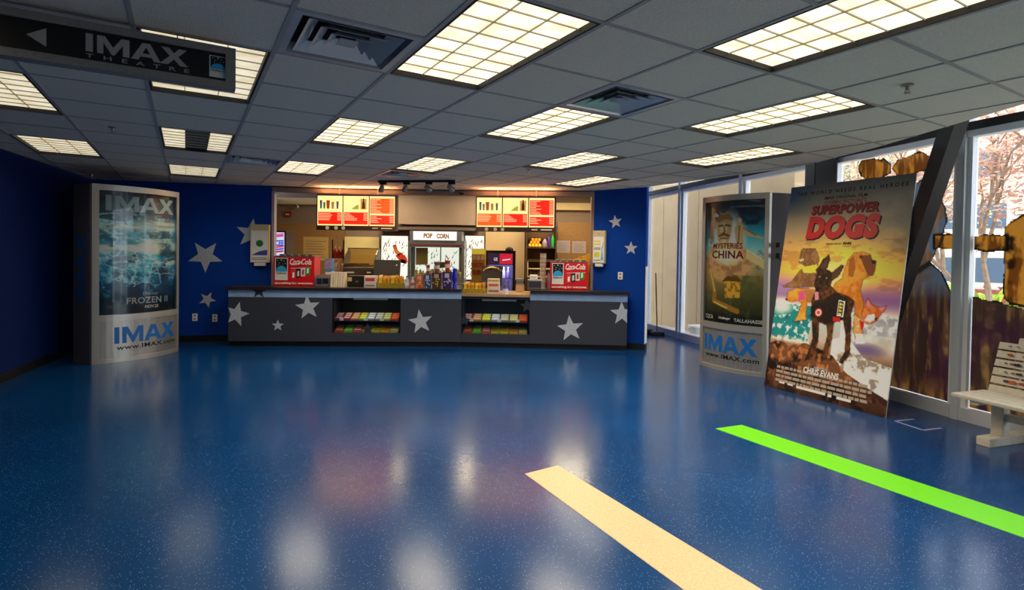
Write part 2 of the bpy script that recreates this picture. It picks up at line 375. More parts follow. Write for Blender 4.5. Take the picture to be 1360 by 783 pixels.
M_dim = mat('unlit_lens','#5c5a56',.5); M_house = mat('troffer_housing','#1c1715',.6); M_blade = mat('louver_blade','#c9bb98',.5)
ftrack = {}
def troffer(i, u, v):
    c = grid(u+.5, v+1.0); dark = (u,v)==(1,4)
    lab = {(3,-2):'large ceiling light between the big square vent and the centre of the room', (3,2):'ceiling light second along the row running from the big vent to the counter', (3,6):'ceiling light above the end of the counter, third in its row',
     (1,0):'ceiling light partly hidden behind the hanging theatre sign', (1,4):'ceiling light with its middle third unlit', (1,8):'small far ceiling light just above the tall dark kiosk wall', (-1,2):'ceiling light over the open floor beside the blue wall toned dark for shade', (-1,6):'ceiling light over the dark corner beside the tall kiosk',
     (5,-4):'ceiling light one plain tile before the second square vent in its row', (5,0):'ceiling light touching the second square vent', (5,4):'ceiling light behind the track spotlights', (7,-2):'long ceiling light in line with the large leaning poster', (7,2):'ceiling light in front of the menu board over the fridge', (9,0):'ceiling light closest to the windows above the second kiosk', (9,4):'ceiling light above the blue wall section beside the windows'}.get((u,v),'unseen ceiling light added to light the room, away from the counter')
    T = thing('ceiling_light', lab, 'ceiling light', (c.x,c.y,ZC), GYAW, 'recessed ceiling lights')
    w, l = GT/2-.012, GT-.012
    if 'frame' not in ftrack:
        fr = B()
        for s_ in (-1,1): fr.box(s_*w,-l,.0,s_*(w-.014),l,.035); fr.box(-w,s_*l,.0,w,s_*(l-.014),.035)
        fr.box(-w,-l,.035,w,l,.04); ftrack['frame'] = fr.build('housing', M_house, T)
        ftrack['lens'] = B().box(-w+.015,-l+.015,.028,w-.015,l-.015,.032).build('lens', M_lens, T)
        ftrack['ba'] = B().box(-.0022,-l+.016,.020,.0022,l-.016,.0275).build('louver_blade', M_blade, T, loc=(-w/3,0,0)); share(ftrack['ba'],T,(w/3,0,0))
        ftrack['bb'] = None
        for k in range(1,8):
            y = -l+2*l*k/8
            if ftrack['bb'] is None: ftrack['bb'] = B().box(-w+.016,-.0022,.020,w-.016,.0022,.0275).build('louver_blade', M_blade, T, loc=(0,y,0))
            else: share(ftrack['bb'],T,(0,y,0))
    else:
        share(ftrack['frame'],T)
        if dark:
            for k,mm in ((-1,M_lens2),(0,M_dim),(1,M_lens2)):
                x = k*2*w/3*.98; B().box(x-w/3+.008,-l+.015,.028,x+w/3-.008,l-.015,.032).build('lens', mm, T)
        elif u <= 1:
            if 'lens2' not in ftrack: ftrack['lens2'] = B().box(-w+.015,-l+.015,.028,w-.015,l-.015,.032).build('lens', M_lens2, T)
            else: share(ftrack['lens2'],T)
        else: share(ftrack['lens'],T)
        for s_ in (-1,1): share(ftrack['ba'],T,(s_*w/3,0,0))
        for k in range(1,8): share(ftrack['bb'],T,(0,-l+2*l*k/8,0))
    la = bpy.data.lights.new('fixture_lamp','AREA'); la.shape = 'RECTANGLE'; la.size = .5; la.size_y = 1.1; la.energy = LAMP_W*(0.66 if dark else 1)*{-1:.12,1:.3}.get(u,1.0); la.color = (1.0,.86,.66); la.spread = math.radians(132)
    lo = bpy.data.objects.new('fixture_lamp', la); COL.objects.link(lo); lo.parent = T; lo.location = (0,0,.014)
for i,(u,v) in enumerate(FIX): troffer(i,u,v)

# ---- square diffusers
M_vent = mat('vent_enamel','#c2c6c8',.3,.4); M_vdark = mat('vent_throat','#0c0b0b',.8)
def diffuser(u, v, label):
    c = grid(u+.5,v+.5); T = thing('air_vent', label, 'air vent', (c.x,c.y,ZC), GYAW)
    h = GT/2-.012
    B().box(-h+.005,-h+.005,.06,h-.005,h-.005,.066).build('throat', M_vdark, T)
    r = B()
    def ring(o,i,zo,zi):
        O = [(-o,-o),(o,-o),(o,o),(-o,o)]; I = [(-i,-i),(i,-i),(i,i),(-i,i)]
        for k in range(4):
            j = (k+1)%4; r.hexa([(*O[k],zo),(*O[j],zo),(*I[j],zi),(*I[k],zi),(*O[k],zo+.003),(*O[j],zo+.003),(*I[j],zi+.003),(*I[k],zi+.003)])
    ring(h,h-.035,0,.0); ring(h-.035,h-.05,0,.05); r.build('frame', M_vent, T)
    for k,(o,i) in enumerate(((.225,.165),(.16,.105),(.10,.05))):
        r = B(); ring(o,i,.004+.0*k,.045); r.build('vane', M_vent, T)
    r = B(); r.prism([(-.045,-.045),(.045,-.045),(.045,.045),(-.045,.045)],.01,.016); r.build('centre_plate', M_vent, T)
for (u,v),l in zip(VENT,('large square ceiling vent beside the hanging theatre sign','square ceiling vent touching the middle ceiling light','dark ceiling vent over the blue star wall','small ceiling vent behind the track spotlights')): diffuser(u,v,l)
# ---- sprinklers
for x,y,l in ((1205,115,'ceiling sprinkler head near the diagonal brace'),(150,171,'ceiling sprinkler head under the dark ceiling near the hanging sign'),(702,227,'ceiling sprinkler head above the menu board over the fridge'),(122,233,'ceiling sprinkler head above the tall snow poster kiosk')):
    p = atz(x,y-2,ZC); T = thing('sprinkler_head', l, 'sprinkler', (p.x,p.y,ZC), 0, 'ceiling sprinklers')
    B().lathe([(.035,.002),(.035,-.004),(.012,-.008),(.010,-.03),(.004,-.032)],n=12).build('escutcheon', M_steel, T, True)
    B().lathe([(.018,-.045),(.018,-.048)],n=12).build('deflector', M_steel, T); t = B()
    for s_ in (-1,1): t.tube([(s_*.008,0,-.026),(s_*.014,0,-.038),(s_*.006,0,-.046)],.0025,6)
    t.build('yoke', M_steel, T)

# ---- walls
def wallseg(name, p, q, z0, z1, th, m, side=1):
    "wall from p to q, thickness away from the room (to the left of p->q when side=1)"
    d = Vector((q[0]-p[0],q[1]-p[1])).normalized(); n = Vector((-d.y,d.x))*th*side
    return B().prism([p,q,(q[0]+n.x,q[1]+n.y),(p[0]+n.x,p[1]+n.y)], z0, z1).build(name, m)
ZT = 3.5
K0,K1,K2,K3,K4 = (-3.96,8.9),(-2.56,9.12),(-.62,9.04),(1.33,8.85),(2.10,8.5)
CB = (leftx(8.36),8.36)
struct(wallseg('wall_left', (leftx(-3.2),-3.2), CB, 0, ZC+.02, .15, mat('shade_toned_blue','#041d55',.8,spec=.15,noise=.05,scale=3), 1))  # blue wall colour darkened to imitate the shade on this side
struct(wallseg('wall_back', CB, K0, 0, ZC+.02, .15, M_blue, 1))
struct(B().prism([K3,K4,(2.16,8.62),(2.16,11.6),(2.02,11.6),(2.02,8.9),(1.39,9.0)], 0, ZC+.4).build('wall_pier', M_blue))
struct(B().box(leftx(-3.2)-.2,-3.35,0,5.25,-3.2,ZT).build('wall_rear', M_taupe))
struct(B().prism([(-4.1,9.03),(-4.16,9.06),(-5.0,11.4),(-5.15,11.4),(-4.3,9.0)],0,ZC+.02).build('wall_kitchen_left', M_cream))
struct(B().box(-5.15,11.4,0,2.16,11.55,3.0).build('wall_kitchen_back', M_taupe))
struct(B().prism([(1.39,9.0),(2.02,8.92),(2.02,11.4),(1.95,11.4)],0,3.0).build('wall_kitchen_right', M_cream))
struct(B().prism([(-5.15,11.6),(2.2,11.6),(2.16,9.0)]+[(x,y+.14) for x,y in (K3,K2,K1,K0)], 2.80,2.86).build('ceiling_kitchen', mat('kitchen_ceiling','#8d7c70',.8)))
struct(B().prism([(-8,-3.4),(5.2,-3.4)]+[(x+.1,y) for x,y in WIN[::-1]]+[(-8,11.75)],ZT,ZT+.1).build('ceiling_deck', mat('roof_deck','#9b9a98',.9)))
for nm,p,q in (('baseboard_left',(leftx(-3.2),-3.2),CB),('baseboard_back',CB,K0)):
    struct(wallseg(nm,p,q,0,.10,-.012,M_black,1))
struct(B().prism([(K3[0],K3[1]-.012),(K4[0]+.012,K4[1]-.012),(2.175,8.62),(2.175,11.6),(2.16,11.6),(2.16,8.62),K4,K3],0,.10).build('baseboard_pier', M_black))
struct(wallseg('trim_1',(K4[0]+.003,K4[1]-.004),(2.165,8.62),.10,1.32,.008,M_white,-1))       # white corner guard
# fascia over the serving opening + dark shadow trim, left jamb
for k,(p,q) in enumerate(((K0,K1),(K1,K2),(K2,K3))):
    f = struct(wallseg('trim_%d'%(k+2),p,q,ZC-.085,2.82,.13,mat('fascia_taupe','#8b7a74',.7),1))
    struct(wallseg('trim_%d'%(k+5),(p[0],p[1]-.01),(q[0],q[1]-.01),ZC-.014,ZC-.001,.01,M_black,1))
struct(B().prism([(-3.962,8.89),(-3.92,8.895),(-3.92,8.985),(-3.962,8.985)],0,ZC-.085).build('trim_8', mat('lavender_jamb','#a9a0b4',.6)))
struct(B().prism([(1.285,8.845),(1.328,8.84),(1.328,8.95),(1.285,8.95)],0,ZC-.085).build('trim_9', mat('taupe_jamb','#8a7468',.6)))

# ---- window wall
M_frame = mat('window_frame','#f0f0f2',.4)
struct(wallseg('wall_light_block', WIN[8], WIN[10], 0, ZT, .15, M_taupe, 1))  # unseen solid bays added to cut daylight on the left wall
for i in range(8):
    p,q = Vector(WIN[i]),Vector(WIN[i+1]); d = (q-p).normalized(); L = (q-p).length; rz = math.atan2(d.y,d.x)
    T = bpy.data.objects.new('window_%d'%(i+1),None); COL.objects.link(T); struct(T); T.location = (p.x,p.y,0); T.rotation_euler.z = rz   # local x along wall toward the viewer, local -y = into the room
    inn = -1   # room lies to the right of p->q
    B().box(-.035,0,.0,.035,inn*.14,ZT).build('mullion', M_alu2, T)
    B().box(.035,0,0,L-.035,inn*.13,.12).build('sill', M_alu2, T)
    B().box(.035,-.02,2.64,L-.035,inn*.12,2.70).build('frame_head', M_frame, T)
    B().box(.035,0,2.70,L-.035,inn*.14,2.775).build('header_bar', M_dkmetal, T)
    for x in (.035,L-.075): B().box(x,-.02,.12,x+.04,inn*.10,2.64).build('frame_stile', M_frame, T)
    B().box(.075,-.05,.12,L-.075,-.044,2.64).build('pane', M_glass, T)
    B().box(.035,-.05,2.775,L-.035,-.044,ZT).build('transom_pane', M_glass, T)
# black column and diagonal steel brace
tag(B().bevbox(3.55,6.38,0,3.81,6.60,ZT,.008).build('steel_column', mat('black_painted_steel','#171415',.4,.2)), 'black square steel column standing behind the leaning poster', 'column')
BS = 0.9966
tp, bt = Vector((3.95*BS,4.84*BS,2.80)), Vector((3.84*BS,5.85*BS,0)); tp = bt+(tp-bt)*((ZT+.02)/2.80)
t = B(); dx = Vector((.06,0,0)); n = Vector((0,.09,0))
t.hexa([bt-dx-n,bt+dx-n,bt+dx+n,bt-dx+n,tp-dx-n,tp+dx-n,tp+dx+n,tp-dx+n])
tag(t.build('diagonal_brace', mat('dark_grey_steel','#2f2b2a',.45,.2)), 'dark diagonal steel brace leaning in front of the painted window', 'brace')

# ---- outdoors
struct(B().box(-3,-12,-.25,70,70,-.15).build('ground_outside', mat('pale_pavement','#b9b1a6',.9,noise=.1,scale=2)))
Wl = thing('concrete_wall', 'beige concrete panel wall standing outside the far windows', 'wall', (4.95,9.35,-.15), math.atan2(4.4,-1.65))
M_conc = mat('beige_concrete','#b59b76',.9,noise=.05,scale=3,bump=.1)
for k in range(6): B().box(k*1.22+.006,-.12,0,(k+1)*1.22-.006,.12,5.5).build('concrete_panel', M_conc, Wl)

def leafmat(name, c1, c2):
    m = mat(name, c1, .7, col2=c2, scale=9)
    return m
def tree(name, label, base, h, spread, c1, c2, seed, nleaf, trunks=3, group=None):
    r = random.Random(seed); T = thing(name, label, 'tree', base, 0, group); tb = B(); tips = []
    def grow(p, d, L, rad, lev):
        pts = [p]; 
        for k in range(4):
            d = (d + Vector((r.uniform(-.18,.18),r.uniform(-.18,.18),r.uniform(-.02,.12)))).normalized(); p = p+d*L/4; pts.append(p)
        tb.tube(pts, [rad*(1-.1*k) for k in range(5)], 7 if lev<2 else 5)
        if lev >= 3: tips.append(p); return
        for k in range(3 if lev<2 else 2):
            a = r.uniform(0,6.28); grow(p, (d+Vector((math.cos(a),math.sin(a),.25))*r.uniform(.5,.85)).normalized(), L*r.uniform(.6,.8), rad*.6, lev+1)
        if lev: tips.append(p)
    for k in range(trunks):
        a = 6.28*k/trunks+seed; grow(Vector((math.cos(a)*.12,math.sin(a)*.12,-.1)), Vector((math.cos(a)*.25,math.sin(a)*.25,1)).normalized(), h*.36, .055*h/4, 0)
    tb.build('trunk', mat('pale_bark','#a58e78',.85,noise=.2,scale=12), T, True)
    me = bpy.data.meshes.new('foliage'); vs, fs, mi = [], [], []
    for k in range(nleaf):
        c = r.choice(tips)+Vector((r.gauss(0,spread),r.gauss(0,spread),r.gauss(0,spread*.8))); s = r.uniform(.03,.075)
        a = Vector((r.gauss(0,1),r.gauss(0,1),r.gauss(0,1))).normalized(); b = a.orthogonal().normalized()
        n = len(vs); vs += [c-a*s, c+b*s*.5, c+a*s, c-b*s*.5]; fs.append((n,n+1,n+2,n+3)); mi.append(r.randrange(2))
    me.from_pydata(vs,[],fs); me.materials.append(leafmat(name+label[:9]+'a',c1,c2)); me.materials.append(leafmat(name+label[:9]+'b',c2,c1)); me.polygons.foreach_set('material_index',mi)
    o = bpy.data.objects.new('foliage',me); COL.objects.link(o); o.parent = T; o['kind'] = 'stuff'
tree('ornamental_tree','ornamental tree with pinkish autumn leaves outside the window behind the bench',(8.75,9.7,-.15),4.8,.5,'#d9b08c','#c98f7c',3,7000)
tree('ornamental_tree','pale yellow leaved tree outside behind the diagonal brace',(11.6,18.2,-.15),6.2,.7,'#d9c98a','#b9b878',8,6000)
tree('ornamental_tree','bare twiggy tree outside beside the black column',(14.9,27.0,-.15),7.0,.8,'#b6a894','#9c9a82',14,700)
bd = thing('office_building','pale office building with dark window bands beyond the trees','building',(30,32,-.15),-.8)
M_fac = mat('pale_facade','#d8cbbb',.85,noise=.04,scale=1); M_offg = mat('office_glass','#55677a',.15)
B().box(-26,0,0,26,6,12).build('facade',M_fac,bd)
for k in range(12):
    for z in (.3,3.6,6.8):
        B().box(-24+k*4.1,-.03,z,-24+k*4.1+2.9,.02,z+1.5).build('office_window',M_offg,bd)
pl = thing('brick_planter','red brick planter with pink flowers outside the window behind the bench','planter',(17.2,19.6,-.15),-.75)
M_brick = mat('red_brick','#a35a48',.85,noise=.15,scale=10)
for z in range(8):
    for k in range(9):
        x = -1.1+k*.245+(.12 if z%2 else 0); B().box(x+.006,-.3,z*.075+.004,x+.239,-.2,z*.075+.071).build('brick',M_brick,pl)
B().box(-1.08,-.26,0,1.1,.5,.56).build('core',mat('mortar','#b9a898',.9),pl)
B().box(-1.0,-.19,.56,1.05,.45,.58).build('soil',mat('soil','#4a3a2c',.95),pl)
def plant(base, label, n, L, c1, c2, seed, up=1.0, name='leafy_plant', group=None):
    r = random.Random(seed); T = thing(name,label,'plant',base,0,group); vs,fs = [],[]
    for k in range(n):
        a = r.uniform(0,6.28); d = Vector((math.cos(a),math.sin(a),0)); l = L*r.uniform(.6,1); w = l*.09; s = Vector((-d.y,d.x,0)); n0 = len(vs)
        for j in range(5):
            t = j/4; p = d*l*t*.75+Vector((0,0,l*up*(t-.55*t*t*r.uniform(.8,1.3)))); ww = w*(1-(2*t-.8)**2*.6) if j<4 else .002; vs += [p-s*ww,p+s*ww]
        fs += [(n0+2*j,n0+2*j+1,n0+2*j+3,n0+2*j+2) for j in range(4)]
    me = bpy.data.meshes.new('leaves'); me.from_pydata(vs,[],fs); me.materials.append(leafmat(label[:14],c1,c2)); o = bpy.data.objects.new('leaves',me); COL.objects.link(o); o.parent = T
plant((10.45,12.05,-.15),'yellow green palm-like plant outside beside the mullion',46,1.9,'#b8c832','#7e9a28',4,1.2)
plant((3.95,9.15,-.15),'low bright green plant outside the far window',30,.55,'#5fae3a','#3d8a2c',6,.9)
for k in range(5): plant((17.2+.42*(k-2)*.73+.1,19.6-.42*(k-2)*.68+.12,.43),'pink flowering plant in the brick planter',16,.3,'#e08a8a','#e7b7a0',20+k,1.2,'flower_clump','flowers in the brick planter')

# ================================================================== PAINTED WINDOWS (paint film on the panes)
def film(i, shapes, label, paint, bbox):
    p,q = Vector(WIN[i]),Vector(WIN[i+1]); d = (q-p).normalized(); n = Vector((-d.y,d.x))*-.0508
    p2,q2 = p+n, q+n; L = (q-p).length
    def loc(px): v = onplane(px[0],px[1],p2,q2); return ((Vector((v.x,v.y))-p2).dot(d), v.z)
    T = thing('window_painting', label, 'window painting', (p2.x,p2.y,0), math.atan2(d.y,d.x))
    x0,x1,z0,z1 = .08, L-.08, .125, 2.63
    c = Canvas(150,260)
    uv = lambda px: ((loc(px)[0]-x0)/(x1-x0), 1-(loc(px)[1]-z0)/(z1-z0))
    wob = (c.noise(14,24,3,i)-.5)*.02
    mask = np.zeros((c.h,c.w),bool); paint(c, uv, mask, shapes, wob)
    c.mesh(lambda u,v: (x0+u*(x1-x0), 0, z0+v*(z1-z0)), 'paint_film', printmat('window_paint',.35,0,.3), T, mask)
def paint_a(c, uv, mask, S, wob):
    n1,n2 = c.noise(10,16,4,3), c.noise(30,12,4,9)
    def rag(pts): return c.inside([uv(p) for p in pts], wob)
    body = rag(S['body']); low = rag(S['low']); ov = [rag(o) for o in S['ovals']]; band = rag(S['band'])
    mask |= body|low|band
    for o in ov: mask |= o
    c.a[:] = c.c('#5f6c80'); c.mix(np.clip((n1-.5)*9,0,1)*body*.85, '#7a5638'); c.mix(np.clip((n2-.57)*9,0,1)*body*.6, '#a3714a')  # slate tones paint in the interior's reflection on the glass
    st = c.noise(46,5,3,21)
    tp_ = min(uv(p)[1] for p in S['low']); c.mix(low*1.0, '#3c2820'); c.mix(low*np.clip((st-.45)*4,0,1)*.8, '#6a4a2c'); c.mix(low*np.clip((st*n1-.30)*8,0,1)*.8, '#94703c'); c.mix(low*np.clip((c.noise(12,7,3,33)-.54)*7,0,1)*.7, '#3a1a2c'); c.mix(low*np.clip((c.Y-.9)*9,0,1)*np.clip((n2-.4)*5,0,1)*.8, '#a8742c'); c.mix(low*np.clip((tp_+.16-c.Y)*12,0,1)*(.9 if S.get('slate') else 0), '#5a6678'); c.mix(low*np.clip((n1-.56)*9,0,1)*np.clip((tp_+.2-c.Y)*12,0,1)*.6,'#6a4c38')
    for o,pts in list(zip(ov,S['ovals']))+[(band,S['band'])]:
        c.mix(o*1.0,'#7a430f'); c.mix(o*np.clip((n2-.42)*7,0,1),'#d08a2e'); c.mix(o*np.clip((n1-.55)*7,0,1),'#2a160a')
        q = [uv(p) for p in pts]; c.line(q+[q[0]],.011,'#120c0a',1.0,1.8)
    q = [uv(p) for p in S['body']]; c.line(q,.012,'#1b1a1e',.8,1.8); q = [uv(p) for p in S['low']]; c.line(q[:7],.014,'#15130f',.9,1.8)
film(4, {'ovals':[[(1139,222),(1144,214),(1158,210),(1174,211),(1184,219),(1183,230),(1170,237),(1150,239),(1142,233)],[(1184,224),(1192,212),(1210,204),(1226,202),(1238,210),(1238,224),(1216,231),(1192,235)]],
 'body':[(1150,250),(1215,244),(1236,231),(1252,236),(1254,250),(1248,263),(1255,275),(1257,294),(1251,318),(1243,336),(1236,350),(1215,365),(1195,420),(1120,420),(1120,260)],
 'low':[(1120,430),(1190,420),(1200,385),(1216,360),(1234,348),(1250,360),(1262,386),(1275,410),(1275,560),(1110,530)], 'band':[(1240,312),(1272,310),(1272,332),(1240,330)],'slate':1},
 'brown painting with painted slate reflection covering the window behind the diagonal brace', paint_a, None)
film(5, {'ovals':[[(1333,300),(1362,284),(1420,262),(1420,420),(1340,402),(1333,396)]], 'body':[(1290,311),(1291,311),(1291,312),(1290,312)],
 'low':[(1278,392),(1300,394),(1334,402),(1380,414),(1460,430),(1500,440),(1500,600),(1500,620),(1270,560)], 'band':[(1284,313),(1310,311),(1338,312),(1338,332),(1310,334),(1284,329)]},
 'brown wood-toned painting of a fence and house shape on the window behind the bench', paint_a, None)

# ================================================================== POSTER KIOSKS
M_kside = mat('kiosk_grey_side','#6c686a',.5,.2); M_imaxblue = mat('cobalt_vinyl_letter','#1568b8',.4); M_ink = mat('black_ink','#0b0b0c',.5); M_whiteink = mat('white_ink','#f2f0ea',.5)
M_poster = printmat('poster_print',.28); M_plex = glass('poster_glass','#f4f6f6',.03)
M_kfront = mat('kiosk_brushed_front','#b9b4ab',.34,.7,noise=.1,scale=8,stretch=(6,6,.3)); M_kframe = mat('kiosk_frame','#c2bdb3',.36,.6)
def kiosk(P1, P2, bulge, backs, label, canvas_fn, hgt=2.30):
    d = (P2-P1); Wd = Vector((d.x,d.y)).length; rz = math.atan2(d.y,d.x)
    T = thing('poster_kiosk', label, 'poster kiosk', (P1.x,P1.y,0), rz)
    fy = lambda s: -bulge*4*s*(1-s)
    fs = lambda s,z,off=0: (s*Wd, fy(s)-off, z)
    N = 16
    body = [(i/N*Wd, fy(i/N)+.03) for i in range(N+1)] + backs(Wd)
    B().prism(body, .0, hgt).build('body', M_kside, T)
    def slab(name, s0,s1,z0,z1,o0,o1,m,n=14):
        b = B(); pts = [(s0+(s1-s0)*k/n) for k in range(n+1)]
        b.prism([(s*Wd, fy(s)-o1) for s in pts]+[(s*Wd, fy(s)-o0) for s in pts[::-1]], z0, z1); return b.build(name,m,T)
    e = .045/Wd
    slab('stile',0,e*1.5,0,hgt,-.03,.02,M_kframe,3); slab('stile',1-e,1,0,hgt,-.03,.02,M_kframe,3)
    slab('top_rail',e*1.5,1-e,2.225,hgt,-.03,.018,M_kframe); slab('mid_rail',e*1.5,1-e,.54,.62,-.03,.022,M_kframe); slab('bottom_rail',e*1.5,1-e,0,.05,-.03,.02,M_kframe)
    slab('lower_panel',e*1.5,1-e,.05,.54,-.03,.004,M_kfront)
    c = canvas_fn(); c.gain = 1.9; s0,s1,z0,z1 = e*1.5,1-e,.62,2.225
    c.mesh(lambda u,v: fs(s0+(s1-s0)*u, z0+(z1-z0)*v, -.022), 'poster', M_poster, T)
    slab('glass',s0,s1,z0,z1,.004,.008,M_plex)
    return T, fs, Wd, (s0,s1,z0,z1)
def snow_canvas():
    c = Canvas(150,230); c.grad([(0,'#0e1a24'),(.10,'#182c3a'),(.2,'#26404c'),(.29,'#a2aea0'),(.34,'#2c6377'),(.42,'#3b7f94'),(.46,'#cfd2b0'),(.52,'#3a88a4'),(.66,'#0f567c'),(.82,'#0a2f4d'),(1,'#050d16')])
    n1,n2,n3 = c.noise(5,9,5,1),c.noise(9,14,5,2),c.noise(3,20,4,5)
    c.mix(np.clip((n1-.52)*6,0,1)*.75*(c.Y<.85),'#06263c'); c.mix(np.clip((n2-.56)*8,0,1)*.7*(c.Y>.2)*(c.Y<.8),'#6fb6c6'); c.mix(np.clip((n3-.6)*8,0,1)*.55*(c.Y<.7)*(c.Y>.2),'#e3e2c6')
    for sd,(nx,ny),lo_,hi_,k,col in ((41,(3,7),.18,.80,.9,'#9fdbe4'),(42,(4,10),.24,.78,.75,'#d9e6d6'),(43,(6,8),.45,.86,.7,'#2f9ab4'),(44,(2,9),.25,.6,.6,'#f1ecd0')):
        m = c.noise(nx,ny,4,sd); rd = np.clip(1-abs(m-.5)*26,0,1)*np.clip((c.noise(5,6,2,sd+9)-.35)*4,0,1); c.mix(rd*k*(c.Y>lo_)*(c.Y<hi_),col)
    c.blob(.55,.27,.22,.10,'#8fa7ae',.6); c.blob(.62,.45,.2,.08,'#efeccb',.7)
    c.mix(np.clip((c.Y-.80)*5,0,1)*.8,'#06121e')
    for x,k in ((.16,.35),(.24,.3),(.30,.25),(.52,.25)): c.mix(np.exp(-((c.X-x)/.012)**2)*k*(c.Y<.9),'#d8dfd6')
    return c
p1,p2 = atz(120.5,484),atz(236,466)
KL,fsL,WL,(s0,s1,z0,z1) = kiosk(p1,p2,.14,lambda w:[(w-.02,.30),(-.013,.39)],'tall silver kiosk with a blue ice-themed film poster in the dark corner',snow_canvas)
def on(fs, off): return lambda x,y: fs(x,y,off)
M_silverink = mat('silver_ink','#9fb9c2',.4); 
wm(on(fsL,-.019),.13,1.97,.93,2.17,M_silverink,KL)
text('Disney',on(fsL,-.019),.50,.845,.70,.90,M_silverink,KL,bold=.01,shear=.2); text('FROZEN II',on(fsL,-.019),.33,.745,.83,.83,mat('ice_ink','#b9c6cc',.4),KL,bold=.012,spacing=1.05); text('NOV.22',on(fsL,-.019),.53,.68,.70,.72,M_whiteink,KL,bold=.02)
wm(on(fsL,.007),.20,.24,.93,.455,M_imaxblue,KL); text('www.IMAX.com',on(fsL,.0065),.22,.155,.94,.215,M_ink,KL,bold=.02,spacing=1.1)
# vertical wordmark on the left side panel
bd_ = [(-.0,.03),(-.013,.39)]
e_ = Vector((bd_[1][0]-bd_[0][0],bd_[1][1]-bd_[0][1])).normalized(); nn = Vector((-e_.y,e_.x))
if nn.x > 0: nn = -nn
wm(lambda x,y: (bd_[0][0]+e_.x*(y+.02)+nn.x*.004, bd_[0][1]+e_.y*(y+.02)+nn.y*.004, x), .80,.06,1.68,.27, M_imaxblue, KL)
def china_canvas():
    c = Canvas(130,230); c.grad([(0,'#0c1a26'),(.08,'#16303f'),(.25,'#2b7f95'),(.42,'#7fb0ae'),(.6,'#8a7448'),(.8,'#4a4424'),(1,'#1c1c12')])
    n1,n2,n3 = c.noise(6,10,5,11),c.noise(14,22,4,12),c.noise(30,40,3,13)
    c.blob(.42,.28,.36,.24,'#eae6d2',.95); c.mix(np.clip((n1-.5)*6,0,1)*(c.Y<.2)*.6,'#081420')
    c.blob(.42,.50,.48,.18,'#b58a5a',1,2.5); c.mix(np.clip((n2-.5)*6,0,1)*(c.Y>.40)*(c.Y<.62)*.5,'#6d4a2c'); c.blob(.42,.45,.32,.09,'#f0dcbc',.9)
    # carved statue head: crown knot, face, beard
    stone,sh,hl = '#b08d62','#5d4228','#e2c79a'
    c.poly([(.27,.14),(.30,.09),(.37,.105),(.43,.085),(.49,.115),(.52,.15),(.51,.23),(.49,.30),(.44,.355),(.36,.37),(.29,.35),(.25,.29),(.24,.21)],stone); c.poly([(.24,.15),(.29,.10),(.37,.115),(.44,.095),(.52,.14),(.53,.165),(.38,.15),(.25,.18)],'#8a693f')
    c.blob(.36,.22,.09,.05,hl,.8); c.line([(.28,.205),(.35,.20)],.018,sh,1,1.8); c.line([(.40,.198),(.48,.205)],.018,sh,1,1.8); c.line([(.375,.21),(.385,.25),(.36,.262)],.016,sh,.9,1.8); c.line([(.29,.285),(.37,.27),(.46,.285)],.022,sh,1,1.8); c.blob(.37,.335,.07,.03,hl,.7); c.line([(.31,.305),(.45,.305)],.012,sh,.9,1.8)
    # standing clay figure with an outstretched arm
    c.poly([(.59,.155),(.63,.135),(.67,.16),(.665,.19),(.68,.205),(.76,.25),(.88,.285),(.97,.30),(.95,.315),(.86,.30),(.74,.285),(.69,.265),(.70,.36),(.60,.36),(.57,.30),(.56,.22),(.60,.195)],'#ae8f63'); c.line([(.63,.21),(.62,.34)],.015,sh,.7,1.8); c.line([(.69,.225),(.86,.285)],.012,sh,.6,1.8); c.blob(.63,.165,.025,.02,hl,.7)
    c.poly([(.06,.22),(.12,.19),(.16,.22),(.18,.33),(.10,.36),(.05,.30)],'#7a6242',.8)
    for k in range(7): x=.74+.035*k; y=.41+.012*k; c.poly([(x,y),(x+.02,y-.012),(x+.04,y),(x+.04,y+.06),(x,y+.06)],'#c7a472'); c.blob(x+.02,y-.008,.014,.01,'#e0c496',.9)
    c.mix(np.clip((n2-.45)*5,0,1)*(c.Y>.60)*(c.X>.5)*.8,'#4d5a28'); c.mix((c.Y>.60)*(c.X>.52)*.2,'#1a2010')
    # lit fortress and wall
    c.poly([(.40,.66),(.46,.62),(.60,.625),(.66,.65),(.66,.78),(.42,.79)],'#c98f2e'); c.mix(np.clip((n3-.5)*8,0,1)*c.inside([(.40,.62),(.66,.62),(.66,.79),(.40,.79)])*.7,'#6b4514'); c.poly([(.36,.655),(.46,.61),(.62,.615),(.70,.65)],'#5b3a14')
    c.line([(.12,.60),(.22,.76),(.20,.82),(.45,.86),(.62,.89)],.05,'#9a6a22',.9,1.8); c.line([(.12,.58),(.22,.74)],.014,'#e0b45a',.9,1.8); c.line([(.20,.83),(.45,.87)],.012,'#e6ba58',.9,1.8)
    c.mix(np.clip((c.Y-.9)*14,0,1)*.85,'#0f110c')
    c.poly([(.12,.04),(.22,.07),(.22,.22),(.12,.24)],'#d0742a',.55)
    return c
p1,p2 = atz(930,483),atz(1018,501)
KR,fsR,WR,_ = kiosk(p1,p2,.12,lambda w:[(w+.12,.36),(.18,.42)],'silver kiosk with an ancient statue film poster beside the far windows',china_canvas)
M_cred = mat('crimson_ink','#8c1f1a',.45)
text('MYSTERIES',on(fsR,-.019),.22,1.60,.68,1.675,M_cred,KR,bold=.015); text('CHINA',on(fsR,-.0185),.20,1.47,.70,1.575,M_cred,KR,bold=.03,spacing=1.05)
text('PRODUCTION',on(fsR,-.019),.50,2.13,.93,2.15,M_silverink,KR)
